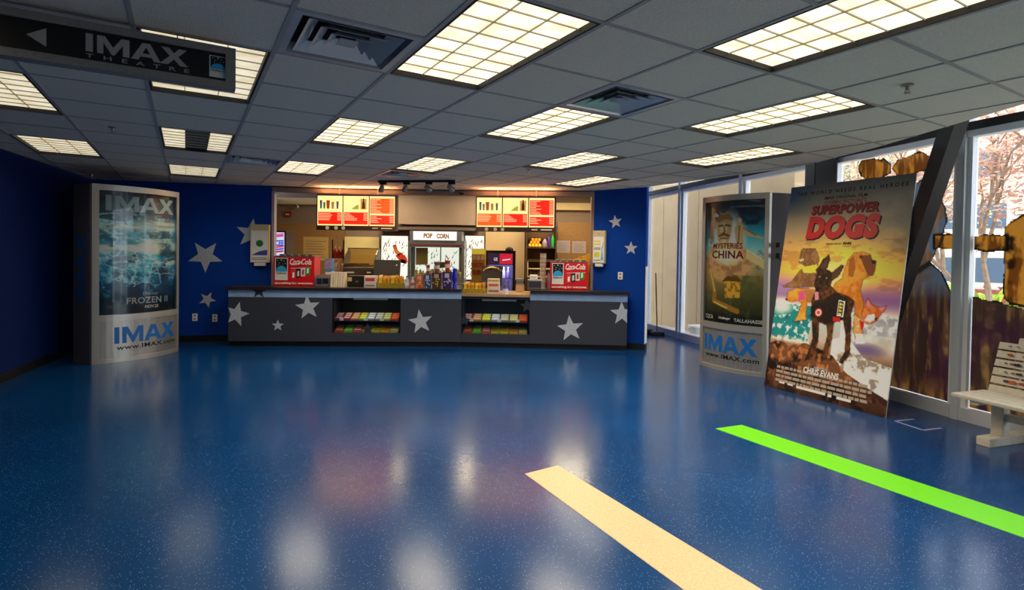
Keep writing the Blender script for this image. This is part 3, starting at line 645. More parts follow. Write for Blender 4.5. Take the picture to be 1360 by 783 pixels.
text('COCA',on(fsR,-.019),.09,.66,.24,.715,M_whiteink,KR,bold=.01); text('TALLAHASSEE',on(fsR,-.019),.58,.655,.97,.70,M_whiteink,KR,bold=.008); text('Challenger',on(fsR,-.019),.34,.665,.53,.705,M_whiteink,KR,bold=.03,shear=.2)
wm(on(fsR,.007),.10,.24,.90,.455,M_imaxblue,KR); text('www.IMAX.com',on(fsR,.0065),.13,.155,.92,.215,M_ink,KR,bold=.02,spacing=1.1)
for z in (1.62,1.49): B().box(WR+.02,.10,z,WR+.075,.14,z+.06).build('lock',M_black,KR)

# ================================================================== LARGE LEANING FOAM-BOARD POSTER
BLp,BRp = atz(1015,511),atz(1176,555); ex = (BRp-BLp).normalized(); Wp = (BRp-BLp).length
up = Vector((3.3245,6.4631,2.3309))-BLp; Hp = up.length; up.normalize(); nrm = ex.cross(up)   # nrm faces the room
if nrm.y > 0: nrm = -nrm
DP = thing('foam_board_poster','huge leaning foam-board film poster with rescue dogs','poster',BLp,math.atan2(ex.y,ex.x))
Ri = Matrix.Rotation(-math.atan2(ex.y,ex.x),3,'Z'); upl, nl = Ri@up, Ri@nrm
def bp_(u,v,off=0.0): return Vector((u*Wp,0,0))+upl*(v*Hp)+nl*off
t = B(); t.hexa([bp_(0,0,-.012)+Vector((0,0,.004)),bp_(1,0,-.012)+Vector((0,0,.004)),bp_(1,0),bp_(0,0),bp_(0,1,-.012),bp_(1,1,-.012),bp_(1,1),bp_(0,1)]); t.build('foam_board',M_white,DP)
def buv(px):
    d = ray(*px); o = Vector((0,0,H)); tt = (BLp-o).dot(nrm)/d.dot(nrm); P = o+d*tt-BLp; return (P.dot(ex)/Wp, 1-P.dot(up)/Hp)
def z4(pts): return [buv((1020+x/6.025,330+y/6.025)) for x,y in pts]
def dog_canvas():
    c = Canvas(210,350); c.grad([(0,'#5c5a5a'),(.09,'#7d7468'),(.22,'#9a8464'),(.33,'#cf9d4c'),(.42,'#e3a544'),(.48,'#c98a6e'),(.54,'#8d6a92'),(.59,'#d9c3ae'),(.66,'#a9b3ac'),(.74,'#b3a08c'),(.80,'#7a5238'),(.88,'#4a2d1e'),(1,'#1e120c')])
    n1,n2,n3,n4 = c.noise(5,8,5,31),c.noise(11,18,5,32),c.noise(26,40,4,33),c.noise(8,30,4,34)
    c.mix(np.clip((n1-.48)*5,0,1)*(c.Y<.34)*.45,'#5e5a58'); c.mix(np.clip((.25-c.X)*4,0,1)*np.clip((.16-c.Y)*8,0,1),'#2a4a68'); c.blob(.5,.40,.5,.14,'#f7c83e',.95); c.blob(.52,.46,.26,.12,'#ffe98a',.8)
    c.mix(np.clip((n4-.55)*8,0,1)*(c.Y>.27)*(c.Y<.5)*.45,'#8a5638'); c.mix((c.X<.3)*np.clip(1-abs(c.Y-.50)*16,0,1)*.8,'#8f6ea8'); c.mix((c.X>.6)*np.clip(1-abs(c.Y-.53)*14,0,1)*.8,'#7a4d7c')
    # sea on the left
    sea = (c.X < .36-.1*(c.Y-.6))*(c.Y>.585)*(c.Y<.755); c.mix(sea*1.,'#1a7a78'); c.mix(sea*np.clip((n4-.5)*7,0,1),'#0b4f62'); c.mix(sea*np.clip((n3-.56)*10,0,1),'#dfe6d6'); c.blob(.07,.60,.12,.05,'#eee6d4',.9); c.mix((c.X<.36)*np.clip(1-abs(c.Y-.755)*55,0,1)*np.clip((n3-.35)*5,0,1),'#e9dcc4')
    # mountains, fog, snow on the right
    c.poly([(.62,.62),(.70,.575),(.76,.555),(.82,.57),(.90,.59),(1,.605),(1,.68),(.62,.68)],'#8f8c92'); c.mix(c.inside([(.62,.62),(.76,.555),(1,.605),(1,.68),(.62,.68)])*np.clip((n3-.48)*10,0,1),'#e9e6e2'); c.mix((c.X>.6)*np.clip(1-abs(c.Y-.69)*11,0,1)*np.clip((n2-.3)*3,0,1),'#d3cdd0'); c.blob(.80,.745,.17,.035,'#5c4a72',.9)
    c.poly([(.55,.72),(.66,.70),(.80,.78),(1,.80),(1,.93),(.86,.90),(.70,.86),(.55,.83)],'#e4d8c6'); c.mix(c.inside([(.55,.72),(1,.79),(1,.93),(.6,.85)])*np.clip((n3-.57)*9,0,1)*.8,'#6f625a')
    # rocks
    rk = c.inside([(0,.79),(.1,.775),(.22,.77),(.34,.76),(.46,.78),(.58,.80),(.70,.86),(.84,.90),(1,.96),(1,1),(0,1)],(n2-.5)*.04)
    c.mix(rk*1.,'#6a4128'); c.mix(rk*np.clip((n2-.5)*6,0,1),'#1d120d'); c.mix(rk*np.clip((n3-.55)*8,0,1)*.8,'#b5713c'); c.mix(rk*np.clip((c.Y-.86)*6,0,1)*.75,'#170e0a')
    brn,org,drk = '#4a2b18','#c8701c','#1c120e'; n5 = c.noise(60,80,2,77); n6 = c.noise(9,14,2,78); fur = lambda m,a,k=.7: c.mix(m*np.clip((n5*.5+n6*.5-.40)*4,0,1)*k,a)
    def dog(pts,base,lite,k=.7):
        q = z4(pts); m = c.inside(q,(n5-.5)*.006); c.mix(m*1.,base); fur(m,lite,k); c.line(q+[q[0]],.006,'#1a0f08',.25,Hp/Wp); return m
    dog([(280,0),(380,0),(415,80),(400,140),(390,190),(380,300),(250,310),(130,310),(120,298),(190,265),(260,170),(300,140),(250,110),(265,20)],'#6e4a2c','#a87a48',.6); c.poly(z4([(268,150),(395,125),(398,195),(290,195)]),'#e8b83c'); c.poly(z4([(250,85),(290,80),(285,100),(255,105)]),'#c9a88a')
    dog([(640,90),(690,35),(760,25),(820,50),(832,88),(866,100),(858,170),(840,215),(790,225),(762,245),(740,330),(762,420),(772,500),(745,570),(700,540),(690,430),(600,390),(510,330),(540,270),(590,240),(610,160)],'#b5641c','#e39a3a'); c.poly(z4([(735,55),(822,50),(832,88),(866,100),(858,170),(840,215),(800,220),(770,150)]),'#6e3d1c'); c.poly(z4([(650,90),(690,60),(700,150),(680,230),(640,220)]),'#8a4816',.8); c.poly(z4([(820,92),(866,100),(862,125),(835,120)]),drk); c.blob(*z4([(742,68)])[0],.012,.007,drk)
    dog([(690,520),(745,560),(765,742),(705,745),(680,640)],'#c47a32','#e8c79a'); c.poly(z4([(700,680),(760,680),(775,760),(700,760)]),'#efe3d2')
    dog([(160,340),(230,315),(300,320),(370,330),(372,420),(315,430),(303,540),(312,572),(280,570),(215,582),(243,520),(272,440),(240,412),(190,428),(145,410),(155,380)],'#c9731c','#f0a848'); c.poly(z4([(250,345),(290,335),(300,400),(245,420)]),'#c2477a'); c.blob(*z4([(150,405)])[0],.014,.007,drk); c.poly(z4([(290,330),(365,335),(368,420),(310,425)]),'#8a5a36',.7)
    dog([(800,395),(835,450),(900,470),(950,455),(930,500),(890,545),(870,575),(810,612),(760,590),(745,520),(775,440)],'#b0501e','#d88a4a'); c.poly(z4([(800,405),(825,455),(800,470),(785,450)]),'#d9707a'); c.poly(z4([(885,475),(942,462),(905,505)]),'#d9707a'); c.poly(z4([(800,530),(850,520),(860,560),(815,590),(770,570)]),'#efe2d0'); c.blob(*z4([(862,560)])[0],.013,.008,drk); c.poly(z4([(730,570),(770,590),(760,640),(745,650)]),'#b3221c')
    # front dog: legs, body, head with tall ears
    for L in ([(350,500),(412,535),(402,750),(345,880),(290,895),(315,845),(358,720)],[(465,570),(530,590),(512,725),(470,870),(422,905),(435,845),(478,690)],[(600,560),(668,440),(664,660),(656,845),(592,922),(566,905),(614,820),(622,690)]): dog(L,'#2a1a12','#8a5220',.6)
    dog([(380,330),(350,420),(343,540),(420,592),(482,615),(555,575),(615,566),(675,495),(690,420),(645,380),(555,350),(500,295),(440,345)],'#2c1b12','#a5641f',.55)
    dog([(385,170),(405,150),(440,85),(490,48),(497,95),(470,165),(512,188),(590,128),(610,135),(572,220),(512,258),(502,295),(445,345),(385,335),(370,290),(392,200)],'#241710','#8a5426',.45)
    c.poly(z4([(415,150),(482,65),(470,150),(440,165)]),'#4f332a'); c.poly(z4([(515,200),(598,138),(560,215),(515,245)]),'#4f332a'); c.poly(z4([(375,345),(405,345),(408,405),(378,415)]),'#d9788a'); c.blob(*z4([(398,325)])[0],.02,.010,'#0b0706'); c.blob(*z4([(415,225)])[0],.009,.005,'#d0954a'); c.blob(*z4([(470,235)])[0],.009,.005,'#d0954a')
    c.poly(z4([(350,460),(540,350),(640,400),(620,560),(540,590),(430,590),(350,540)]),'#17110f',.75)
    c.blob(*z4([(405,510)])[0],.032,.020,'#d8402e',1,6); c.blob(*z4([(405,510)])[0],.024,.015,'#efdcc8',1,6); c.blob(*z4([(405,510)])[0],.016,.010,'#d8402e',1,6)
    q = z4([(565,410),(618,420),(602,548),(550,535)]); c.poly(q,'#f0e6d4'); q = z4([(572,420),(608,428),(595,538),(558,526)]); c.poly(q,'#241812'); c.poly(z4([(520,545),(575,550),(580,585),(520,580)]),'#b01f1c')
    for k in range(4): c.poly(z4([(574-4*k,432+26*k),(600-4*k,438+26*k),(597-4*k,456+26*k),(571-4*k,450+26*k)]),'#e8b23a')
    return c
dc = dog_canvas(); dc.gain = 1.75; dc.mesh(lambda u,v: bp_(u,v,.0015),'poster_print',M_poster,DP)
on_b = lambda off: (lambda x,y: bp_(x,y,off))
M_dred = mat('dark_red_ink','#a3201c',.45); M_bred = mat('bright_red_ink','#d42420',.4)
def ptext(body, xl, xr, yt, yb, m, off=.003, d=0.0, **kw):
    "lettering box given by its pixel span: left/right ends, top and bottom at its middle"
    xm = (xl+xr)/2; v0,v1 = 1-buv((xm,yb))[1], 1-buv((xm,yt))[1]; vm = (yt+yb)/2
    text(body, on_b(off), buv((xl,vm))[0]+d, v0-d*.5, buv((xr,vm))[0]+d, v1-d*.5, m, DP, **kw)
ptext('THE WORLD NEEDS REAL HEROES',1060,1206,248.5,253.5,M_ink,bold=.02,spacing=1.5)
ptext('AN',1120,1127,255.5,257.5,M_ink); ptext('IMAX ORIGINAL FILM',1096,1152,258.5,263,M_ink,bold=.02); ptext("COSMIC PICTURE'S",1096,1151,264.5,269.5,M_dred,bold=.03,spacing=1.1)
for off_,d_,m_ in ((.003,.006,M_ink),(.0045,0,M_dred)): ptext('SUPERPOWER',1079,1168,270,283,m_,off_,d_,bold=.05,shear=.12,spacing=1.08)
for off_,d_,m_ in ((.003,.012,M_ink),(.0055,0,M_bred)): ptext('DOGS',1072,1168,285,317,m_,off_,d_,bold=.075,shear=.12,spacing=1.12)
ptext('PRESENTED BY',1098,1118,322.7,324.7,M_ink,bold=.02); ptext('MARS',1120,1131,321,324.8,M_ink,bold=.05); ptext('Petcare',1120,1129,325.5,327.5,M_ink)
ptext('NARRATED BY',1081,1100,488,491,M_whiteink); ptext('CHRIS EVANS',1066.5,1114.5,491,499.5,M_whiteink,bold=.03)
M_credit = mat('pale_credit_ink','#b9aa98',.5); t = B(); rr = random.Random(4)
for k in range(4):
    x = .10
    while x < .86:
        w_ = rr.uniform(.02,.07); y = .100-.021*k
        p = [bp_(x,y,.002),bp_(x+w_,y,.002),bp_(x+w_,y+.012,.002),bp_(x,y+.012,.002)]; t._add(p,[(0,1,2,3)]); x += w_+.008
t.build('credit_lines',M_credit,DP)
for x0_,x1_,y_ in ((.14,.19,.030),(.22,.27,.030),(.30,.55,.026),(.57,.60,.024),(.64,.75,.024)): t = B(); t._add([bp_(x0_,y_,.002),bp_(x1_,y_,.002),bp_(x1_,y_+.012,.002),bp_(x0_,y_+.012,.002)],[(0,1,2,3)]); t.build('credit_logo',M_whiteink,DP)

# ================================================================== BENCH
bz = math.atan2(-.95,.31)
BN = thing('slatted_bench','white slatted bench with painted autumn leaves beside the window','bench',(3.65,4.43,0),bz)
M_bench = mat('white_bench_paint','#cfc6b2',.55,noise=.06,scale=30)
Lb = 1.45
for k in range(4):
    y = .0+k*.103; B().bevbox(-.02,y,.375,Lb,y+.092,.405,.008).build('seat_slat',M_bench,BN)
for k in range(6):
    t0 = k*.076; y = .42+t0*.30; z = .40+t0*.93
    B().hexa([(0,y,z),(Lb,y,z),(Lb,y+.02,z-.006),(0,y+.02,z-.006),(0,y+.02,z+.054),(Lb,y+.02,z+.054),(Lb,y+.04,z+.048),(0,y+.04,z+.048)]).build('back_slat',M_bench,BN)
for x in (.14,1.25):
    B().bevbox(x-.05,.14,0,x+.05,.68,.07,.006).build('foot',M_bench,BN); B().bevbox(x-.045,.30,.07,x+.045,.38,.36,.006).build('post',M_bench,BN)
    B().hexa([(x-.03,.445,.33),(x+.03,.445,.33),(x+.03,.48,.33),(x-.03,.48,.33),(x-.03,.605,.85),(x+.03,.605,.85),(x+.03,.63,.85),(x-.03,.63,.85)]).build('back_support',M_bench,BN)
    B().box(x-.03,.02,.345,x+.03,.44,.375).build('seat_bearer',M_bench,BN)
B().box(.14,.32,.20,1.25,.36,.26).build('stretcher',M_bench,BN)
for k,(x,s_,cc,sz) in enumerate(((.22,1,'#c04a2a',.03),(.3,2,'#7a4a3a',.02),(.42,2,'#34303a',.035),(.16,2,'#8a5a3a',.012),(.36,3,'#b85a34',.015),(.5,3,'#44364a',.03),(.26,4,'#463848',.028),(.40,4,'#c8602c',.04),(.2,3,'#7a6a5a',.012),(.16,0,'#8a7a6a',.012),(.34,0,'#9a8a7a',.012),(.6,4,'#b0402a',.03),(.55,1,'#c0702a',.03))):
    x = .03+x*.32; sz *= .8; kk = 5-s_; t0 = kk*.076+.034; y = .42+t0*.30-.012; z = .40+t0*.93
    pts = [(x+sz*a_*math.cos(b_)-0,z+sz*.55*a_*math.sin(b_)) for a_,b_ in ((1,0),(.6,.6),(.8,1.2),(.5,1.9),(1,2.6),(.7,3.4),(.9,4.2),(.55,4.9),(.8,5.6))]
    B().prism(pts,y-.006,y+.012,'y').build('painted_leaf',mat('leaf_'+cc[1:],cc,.6),BN)

# ================================================================== HANGING SIGN
SG = thing('hanging_sign','black theatre sign with arrow in a grey frame hanging from the ceiling','sign',(-1.414,2.75,2.30),GYAW)
M_sframe = mat('grey_sign_frame','#85817e',.6,noise=.12,scale=120); M_sface = mat('black_sign_face','#0b0808',.4); M_sink = mat('grey_sign_letter','#a3a29f',.5)
Ls = 1.75
B().box(-Ls,0,0,0,.055,.205).build('backing',M_sframe,SG)
for x0_,z0_,x1_,z1_ in ((-Ls,.17,0,.205),(-Ls,0,0,.035),(-.045,.035,0,.17),(-Ls,.035,-Ls+.045,.17)): B().box(x0_,-.018,z0_,x1_,0,z1_).build('frame_rail',M_sframe,SG)
B().box(-Ls+.045,-.006,.035,-.045,0,.17).build('face',M_sface,SG)
sP,sd = Vector((-1.414,2.75)),Vector((math.cos(GYAW),math.sin(GYAW)))
def sl(px): v = onplane(px[0],px[1],sP,sP+sd); return ((Vector((v.x,v.y))-sP).dot(sd), v.z-2.30)
sf = lambda x,y: (x,-.0075,y)
a_,b_ = sl((114,68)),sl((250,68)); c_ = sl((114,44))
wm(sf,a_[0],.075,b_[0],.155,M_sink,SG); text('THEATRE',sf,a_[0],.048,b_[0]+.005,.066,M_sink,SG,bold=.01,spacing=2.3)
ar = [sl((35,45)),sl((62,35)),sl((61,64))]; t = B(); t._add([(x,-.0075,y) for x,y in ((ar[0][0],.105),(ar[1][0],.065),(ar[1][0],.145))],[(0,1,2)]); t.build('arrow',M_sink,SG)
lx0,lx1 = sl((278,75))[0],sl((301,80))[0]
def logo(T, f, x0,y0,x1,y1, frame=True):
    "planetarium label: night sky with dots over a blue dome, wordmark beneath"
    w_,h_ = x1-x0,y1-y0; P_ = lambda pts,m,nm: put([(x0+w_*a,y0+h_*b) for a,b in pts],[list(range(len(pts)))],f(nm),{'a':'label_card','b':'night_panel','c':'dome','d':'dot'}[nm],m,T)
    P_([(0,0),(1,0),(1,1),(0,1)],mat('label_card_white','#dcdcd6',.5),'a'); P_([(.06,.40),(.94,.40),(.94,.97),(.06,.97)],M_ink,'b')
    P_([(.06,.38)]+[(.5-.44*math.cos(math.pi*k/10),.38+.27*math.sin(math.pi*k/10)) for k in range(11)],mat('sky_blue_ink','#2f9fd8',.5),'c')
    for a,b,s_ in ((.2,.88,.03),(.35,.78,.03),(.7,.86,.03),(.82,.75,.03),(.5,.9,.05),(.28,.7,.025),(.62,.72,.025)): P_([(a-s_,b),(a,b-s_*.6),(a+s_,b),(a,b+s_*.6)],M_whiteink,'d')
    text('Challenger',lambda x,y: f('d')(x,y),x0+w_*.08,y0+h_*.25,x0+w_*.92,y0+h_*.36,M_ink,T,bold=.02)
logo(SG,lambda nm: (lambda x,y: (x,-.0068-{'a':0,'b':.0008,'c':.0016,'d':.0024}[nm],y)),lx0,.05,lx1,.155)
for x in (-.25,-1.45): B().tube([(x,.027,.2),(x,.027,ZC-2.30)],.0025,6).build('wire',M_dkmetal,SG)

# ================================================================== WALL STARS, PLATES, DISPENSERS
def wall_item(px, p, q, name, label, cat, group=None):
    v = onplane(px[0],px[1],p,q); return thing(name,label,cat,v,math.atan2(q[1]-p[1],q[0]-p[0]),group), (v-Vector((0,0,H))).length/F
def wall_star(px, R, rot, p, q, label):
    T,k = wall_item(px,p,q,'wall_star',label,'star'); T.empty_display_size = .01
    v = T.location.copy(); rz = T.rotation_euler.z; bpy.data.objects.remove(T)
    b = B(); pts = star_pts(R*k,rot); b.prism(pts,-.006,.001,'y'); o = b.build('wall_star',M_silver,loc=v,rotz=rz); tag(o,label,'star','silver stars on the blue walls')
wall_star((273,340),19,math.pi,CB,K0,'large silver star pointing down on the blue wall'); wall_star((275.5,397.5),9.5,math.pi-.15,CB,K0,'small silver star on the blue wall above the outlets'); wall_star((334,310),18,.12,CB,K0,'silver star half hidden by the wall dispenser with the green emblem')
wall_star((817.5,294.5),9,-.15,K3,K4,'silver star high on the blue wall beside the windows'); wall_star((838,329.5),9,.0,K3,K4,'silver star above the single outlet on the blue wall beside the windows')
for px,p,q,l in (((259,421),CB,K0,'white outlet plate on the blue wall, farther from the counter'),((285.5,422),CB,K0,'white outlet plate on the blue wall next to the counter'),((824,366),K3,K4,'white outlet plate on the blue wall beside the windows')):
    T,k = wall_item(px,p,q,'outlet_plate',l,'outlet'); B().bevbox(-.038,-.012,-.06,.038,.001,.06,.004).build('plate',M_white,T)
    for z in (-.028,.028): B().lathe([(.014,0),(.014,-.003)],n=12,axis='y',c0=-.012,cx=0,cy=z).build('socket',mat('socket_grey_brown','#6b6258',.5),T)  # sockets in one flat grey-brown
def dispenser(px0,px1,p,q,label,kind):
    xm = (px0[0]+px1[0])/2; T,k = wall_item((xm,px1[1]),p,q,'wall_dispenser',label,'dispenser'); w=(px1[0]-px0[0])*k/2; h=(px1[1]-px0[1])*k
    B().bevbox(-w,-.09,.02,w,.001,h,.006).build('housing',mat('dispenser_tan','#c6b587',.5),T)
    B().bevbox(-w+.015,-.096,.03,w-.02,-.088,h-.10,.003).build('front_card',M_white,T)
    if kind == 0:
        f_ = lambda x,y: (x,-.0975,y); cx=0; t=[(cx+.055*math.cos(a),h*.52+.055*math.sin(a)) for a in [6.283*i/20 for i in range(20)]]
        put(t,[list(range(20))],f_,'round_emblem',mat('emblem_green','#1f7a3a',.5),T); put([(-w+.02,h*.22),(w-.025,h*.22),(w-.025,h*.36),(0,h*.32)],[[0,1,2,3]],f_,'blue_swoosh',mat('swoosh_blue','#2a4a9a',.5),T)
        for z in (.14,.10): put([(-w+.025,h*z),(w-.03,h*z),(w-.03,h*(z+.02)),(-w+.025,h*(z+.02))],[[0,1,2,3]],f_,'print_line',mat('print_grey','#8a8a90',.5),T)
    else:
        f_ = lambda x,y: (x,-.0975,y)
        for z,m_,hh in ((.66,'#e0d24a',.045),(.58,'#d9cf5a',.04),(.48,'#3a4a6a',.02),(.44,'#3a4a6a',.02),(.12,'#4a5a78',.02)): put([(-w+.025,h*z),(w*.3,h*z),(w*.3,h*(z+hh)),(-w+.025,h*(z+hh))],[[0,1,2,3]],f_,'print_line',mat('pl_'+m_[1:],m_,.5),T)
        put([(-w+.03,h*.22),(w*.15,h*.22),(w*.15,h*.36),(-w+.03,h*.36)],[[0,1,2,3]],f_,'yellow_square',mat('pl_yel','#cfd02a',.5),T); put([(w*.35,h*.12),(w*.75,h*.14),(w*.6,h*.4),(w*.78,h*.7),(w*.5,h*.5),(w*.45,h*.3)],[[0,1,2,3,4,5]],f_,'blue_wave',mat('pl_wave','#4ab0d8',.5),T)
    B().bevbox(-w*.62,-.085,-.035,w*.62,-.01,.022,.012).build('spout',M_white,T); B().lathe([(.012,0),(.012,-.004)],n=10,axis='y',c0=-.092,cx=0,cy=h-.05).build('lock',M_steel,T)
dispenser((336,303),(357,350),CB,K0,'tan wall dispenser with a green round emblem beside the serving opening',0)
dispenser((788.5,307),(805,351),K3,K4,'tan wall dispenser with a yellow and blue card on the blue wall beside the windows',1)

# ================================================================== CONCESSION COUNTER
A0,A1,A2,A3 = atz(303,460),atz(612,461),atz(703,463),atz(834,466)
M_lam = mat('charcoal_speckle_laminate','#22252f',.6,col2='#3b3f4d',scale=170); M_band = mat('pale_blue_band','#93aed4',.5,noise=.08,scale=6); M_top = mat('black_granite_top','#17130f',.3,col2='#3a3028',scale=90); M_ltop = mat('tan_worktop','#a98b68',.35,noise=.1,scale=30)
M_in = mat('dark_cabinet_interior','#0d0e14',.7); M_shelf = mat('dark_shelf','#2c2e36',.5)
ZW, ZB, ZK = .92, .765, .085
class Seg:
    def __init__(s, p, q): s.p, s.q = p, q; s.d = Vector((q.x-p.x,q.y-p.y)).normalized(); s.rz = math.atan2(s.d.y,s.d.x); s.L = (Vector((q.x,q.y))-Vector((p.x,p.y))).length
    def at(s, px, y=420): v = onplane(px,y,s.p,s.q); return (Vector((v.x,v.y))-Vector((s.p.x,s.p.y))).dot(s.d), v.z
    def w(s, x, y=0): n = Vector((-s.d.y,s.d.x)); return Vector((s.p.x+s.d.x*x+n.x*y, s.p.y+s.d.y*x+n.y*y, 0))
S1,S2,S3 = Seg(A0,A1),Seg(A1,A2),Seg(A2,A3)
def cabinet(S, x0, x1, label, low=False, stars=(), case=False, name='counter_cabinet', depth=.62, back=None):
    o = S.w(x0); T = thing(name,label,'display case' if case else 'counter',(o.x,o.y,0),S.rz); W_ = x1-x0; zt = .81 if low else .875
    B().prism([(.002,.05),(W_-.002,.05)]+(back or [(W_-.002,depth),(.002,depth)]),0,ZK).build('toe_kick',M_black,T)
    if not case:
        B().prism([(.002,.018),(W_-.002,.018)]+(back or [(W_-.002,depth),(.002,depth)]),ZK,zt).build('body',M_lam,T); B().box(.001,0,ZK,W_-.001,.018,ZB).build('front_panel',M_lam,T); B().box(.0,-.004,ZB,W_,.018,zt).build('band',M_band,T)
    else:
        z0 = .22
        B().box(.002,.0,ZK,W_-.002,depth,z0).build('base_panel',M_lam,T)
        if not low: B().box(0,-.004,ZB,W_,.018,zt).build('band',M_band,T); B().box(.002,.018,ZB,W_-.002,depth,zt).build('top_box',M_in,T)
        else: B().box(.002,.0,.77,W_-.002,depth,zt).build('top_box',mat('navy_case_trim','#141a30',.5),T)
        zb = ZB if not low else .77
        b = B(); b.box(.002,depth-.02,z0,W_-.002,depth,zb); b.box(.002,.02,z0,.02,depth-.02,zb); b.box(W_-.02,.02,z0,W_-.002,depth-.02,zb); b.build('liner',M_in if not low else mat('navy_liner','#0f1a30',.7),T)
        B().box(.022,.03,.395,W_-.022,depth-.022,.41).build('shelf',M_shelf,T)
        B().box(W_*.3,.03,zb-.03,W_*.8,.06,zb-.005).build('lamp_strip',mat('strip_white','#d8d4c8',.4),T)
        la = bpy.data.lights.new('case_lamp','AREA'); la.shape = 'RECTANGLE'; la.size = W_*.8; la.size_y = .04; la.energy = 1.6; la.color = (1,.9,.72); lo = bpy.data.objects.new('case_lamp',la); COL.objects.link(lo); lo.parent = T; lo.location = (W_/2,.045,zb-.035); lo.rotation_euler = (math.radians(12),0,0)
        B().box(.004,.004,z0,W_-.004,.009,zb).build('glass_front',M_case,T)
    for px,R,rot in stars:
        x,z = S.at(*px); k = (S.p.y)/F; pts = [(min(max(x-x0+a,.0),W_),min(z+c,zt-.0005)) for a,c in star_pts(R*k,rot)]
        yy = .0005 if z < ZB else -.0035
        if case: yy = .0045
        B().prism(pts,yy-.003,yy,'y').build('star',M_silver if not (px[1]<392 or case) else mat('dark_star','#2a2c33',.5),T)
    return T
xa,xb = S1.at(441)[0],S1.at(532)[0]
C1 = cabinet(S1,0,xa,'charcoal counter cabinet with silver stars beside the blue wall',depth=.5,stars=(((314,417),17,.25),((344,386),10.5,0),((409,408),17,-.12),((369,432),8,.0)))
C2 = cabinet(S1,xa,xb,'glass-fronted candy display case in the taller counter',case=True,stars=(((488,437),9,0),))
C3 = cabinet(S1,xb,S1.L,'charcoal counter cabinet with one star between the two candy cases',stars=(((558.5,427),17,-.15),))
C4 = cabinet(S2,0,S2.L,'glass-fronted candy display case in the lowered counter',low=True,case=True,stars=(((617,425),9,.1),((700,406),10,-.1)))
C5 = cabinet(S3,0,S3.at(833)[0],'charcoal counter cabinet with stars next to the blue wall beside the windows',back=[(S3.at(833)[0]-.002,.17),(1.0,.385),(.965,.395),(.94,.60),(.002,.60)],stars=(((757.5,436),18,-.12),((826,416),16,-.05)))
def top(S,pts,z0,z1,label,m):
    o = S.w(0); return tag(B().prism(pts,z0,z1).build('worktop',m,loc=(o.x,o.y,0),rotz=S.rz),label,'worktop')
top(S1,[(-.04,-.04),(S1.L,-.04),(S1.L,1.12),(.66,1.12),(.66,.80),(.50,.80),(.50,.50),(-.04,.50)],.8752,ZW,'long black worktop over the taller counter',M_top); top(S2,[(.003,-.02),(S2.L-.003,-.02),(S2.L-.003,.85),(.003,.85)],.8102,.85,'lower tan worktop at the till between the two black worktops',M_ltop); top(S3,[(0,-.04),(S3.L,-.04),(S3.L,.165),(1.0,.38),(.94,.40),(.94,.75),(0,.75)],.8752,ZW,'short black worktop under the napkin dispenser and cup column',M_top)

# candy boxes on the display shelves
def candy(S, x, z, w, col, c2, label, grp):
    o = S.w(x,.035); T = thing('candy_box',label,'candy box',(o.x,o.y,z),S.rz,grp); h=.025; dy=.24; rise=.075; g=w*.92
    t = B(); t.hexa([(0,0,0),(g,0,0),(g,dy,rise),(0,dy,rise),(0,-.002,h),(g,-.002,h),(g,dy-.006,rise+h),(0,dy-.006,rise+h)]); t.build('carton',mat('carton_'+col[1:],col,.45),T)
    t = B(); t.hexa([(0,dy,0),(g,dy,0),(g,dy+.01,0),(0,dy+.01,0),(0,dy,rise),(g,dy,rise),(g,dy+.01,rise),(0,dy+.01,rise)]); t.build('stand',M_shelf,T)
    for k in (.15,.45,.72):
        y = dy*k; zz = rise*k+h+.0015; put([(g*.12,y),(g*.88,y),(g*.88,y+dy*.13),(g*.12,y+dy*.13)],[[0,1,2,3]],lambda a,b_: (a,b_,rise*b_/dy+h+.003),'printed_stripe',mat('carton_'+c2[1:],c2,.45),T)
    return T
TOPC = [('#7a1f34','#c9a8b0','maroon'),('#8a2a3a','#d8c8c0','dark red'),('#a86a4a','#d9b48a','tan'),('#9a9a2a','#d8d45a','olive yellow'),('#8a8a9c','#e6e6ec','lavender grey'),('#8a8278','#d6cfc2','grey'),('#a09a5a','#dcd8a0','khaki'),('#c83c1c','#e8844a','orange red')]
BOTC = [('#c8421c','#e8b08a','orange'),('#6fb52a','#b8e07a','bright green'),('#d8504a','#f0d8d0','red striped'),('#c9b43a','#8a7a1c','mustard'),('#d9c02a','#8a6a1c','golden yellow'),('#e0a02a','#b86a1c','amber'),('#c0a85a','#e0d0a0','straw coloured')]
for S,x0,x1,nm in ((S1,xa,xb,'taller'),(S2,0,S2.L,'lowered')):
    lst = TOPC if nm == 'taller' else TOPC[1:]
    for zs,L_,row in ((.41,lst,'upper'),(.22,BOTC,'lower')):
        w = (x1-x0-.06)/len(L_)
        for k,(c_,c2_,cn) in enumerate(L_): candy(S,x0+.03+k*w,zs,w,c_,c2_,'%s candy box on the %s shelf of the %s counter case'%(cn,row,nm),'candy boxes in the counter cases')
        if row == 'upper':
            for k in (1,4,6):
                o = S.w(x0+.03+k*w-.045,.026); pt = B(); pt.box(0,-.003,-.002,.06,0,.045); tag(pt.build('price_card',M_white,loc=(o.x,o.y,zs+.002),rotz=S.rz),'small white price card on the upper shelf of the %s counter case'%nm,'price card','price cards')

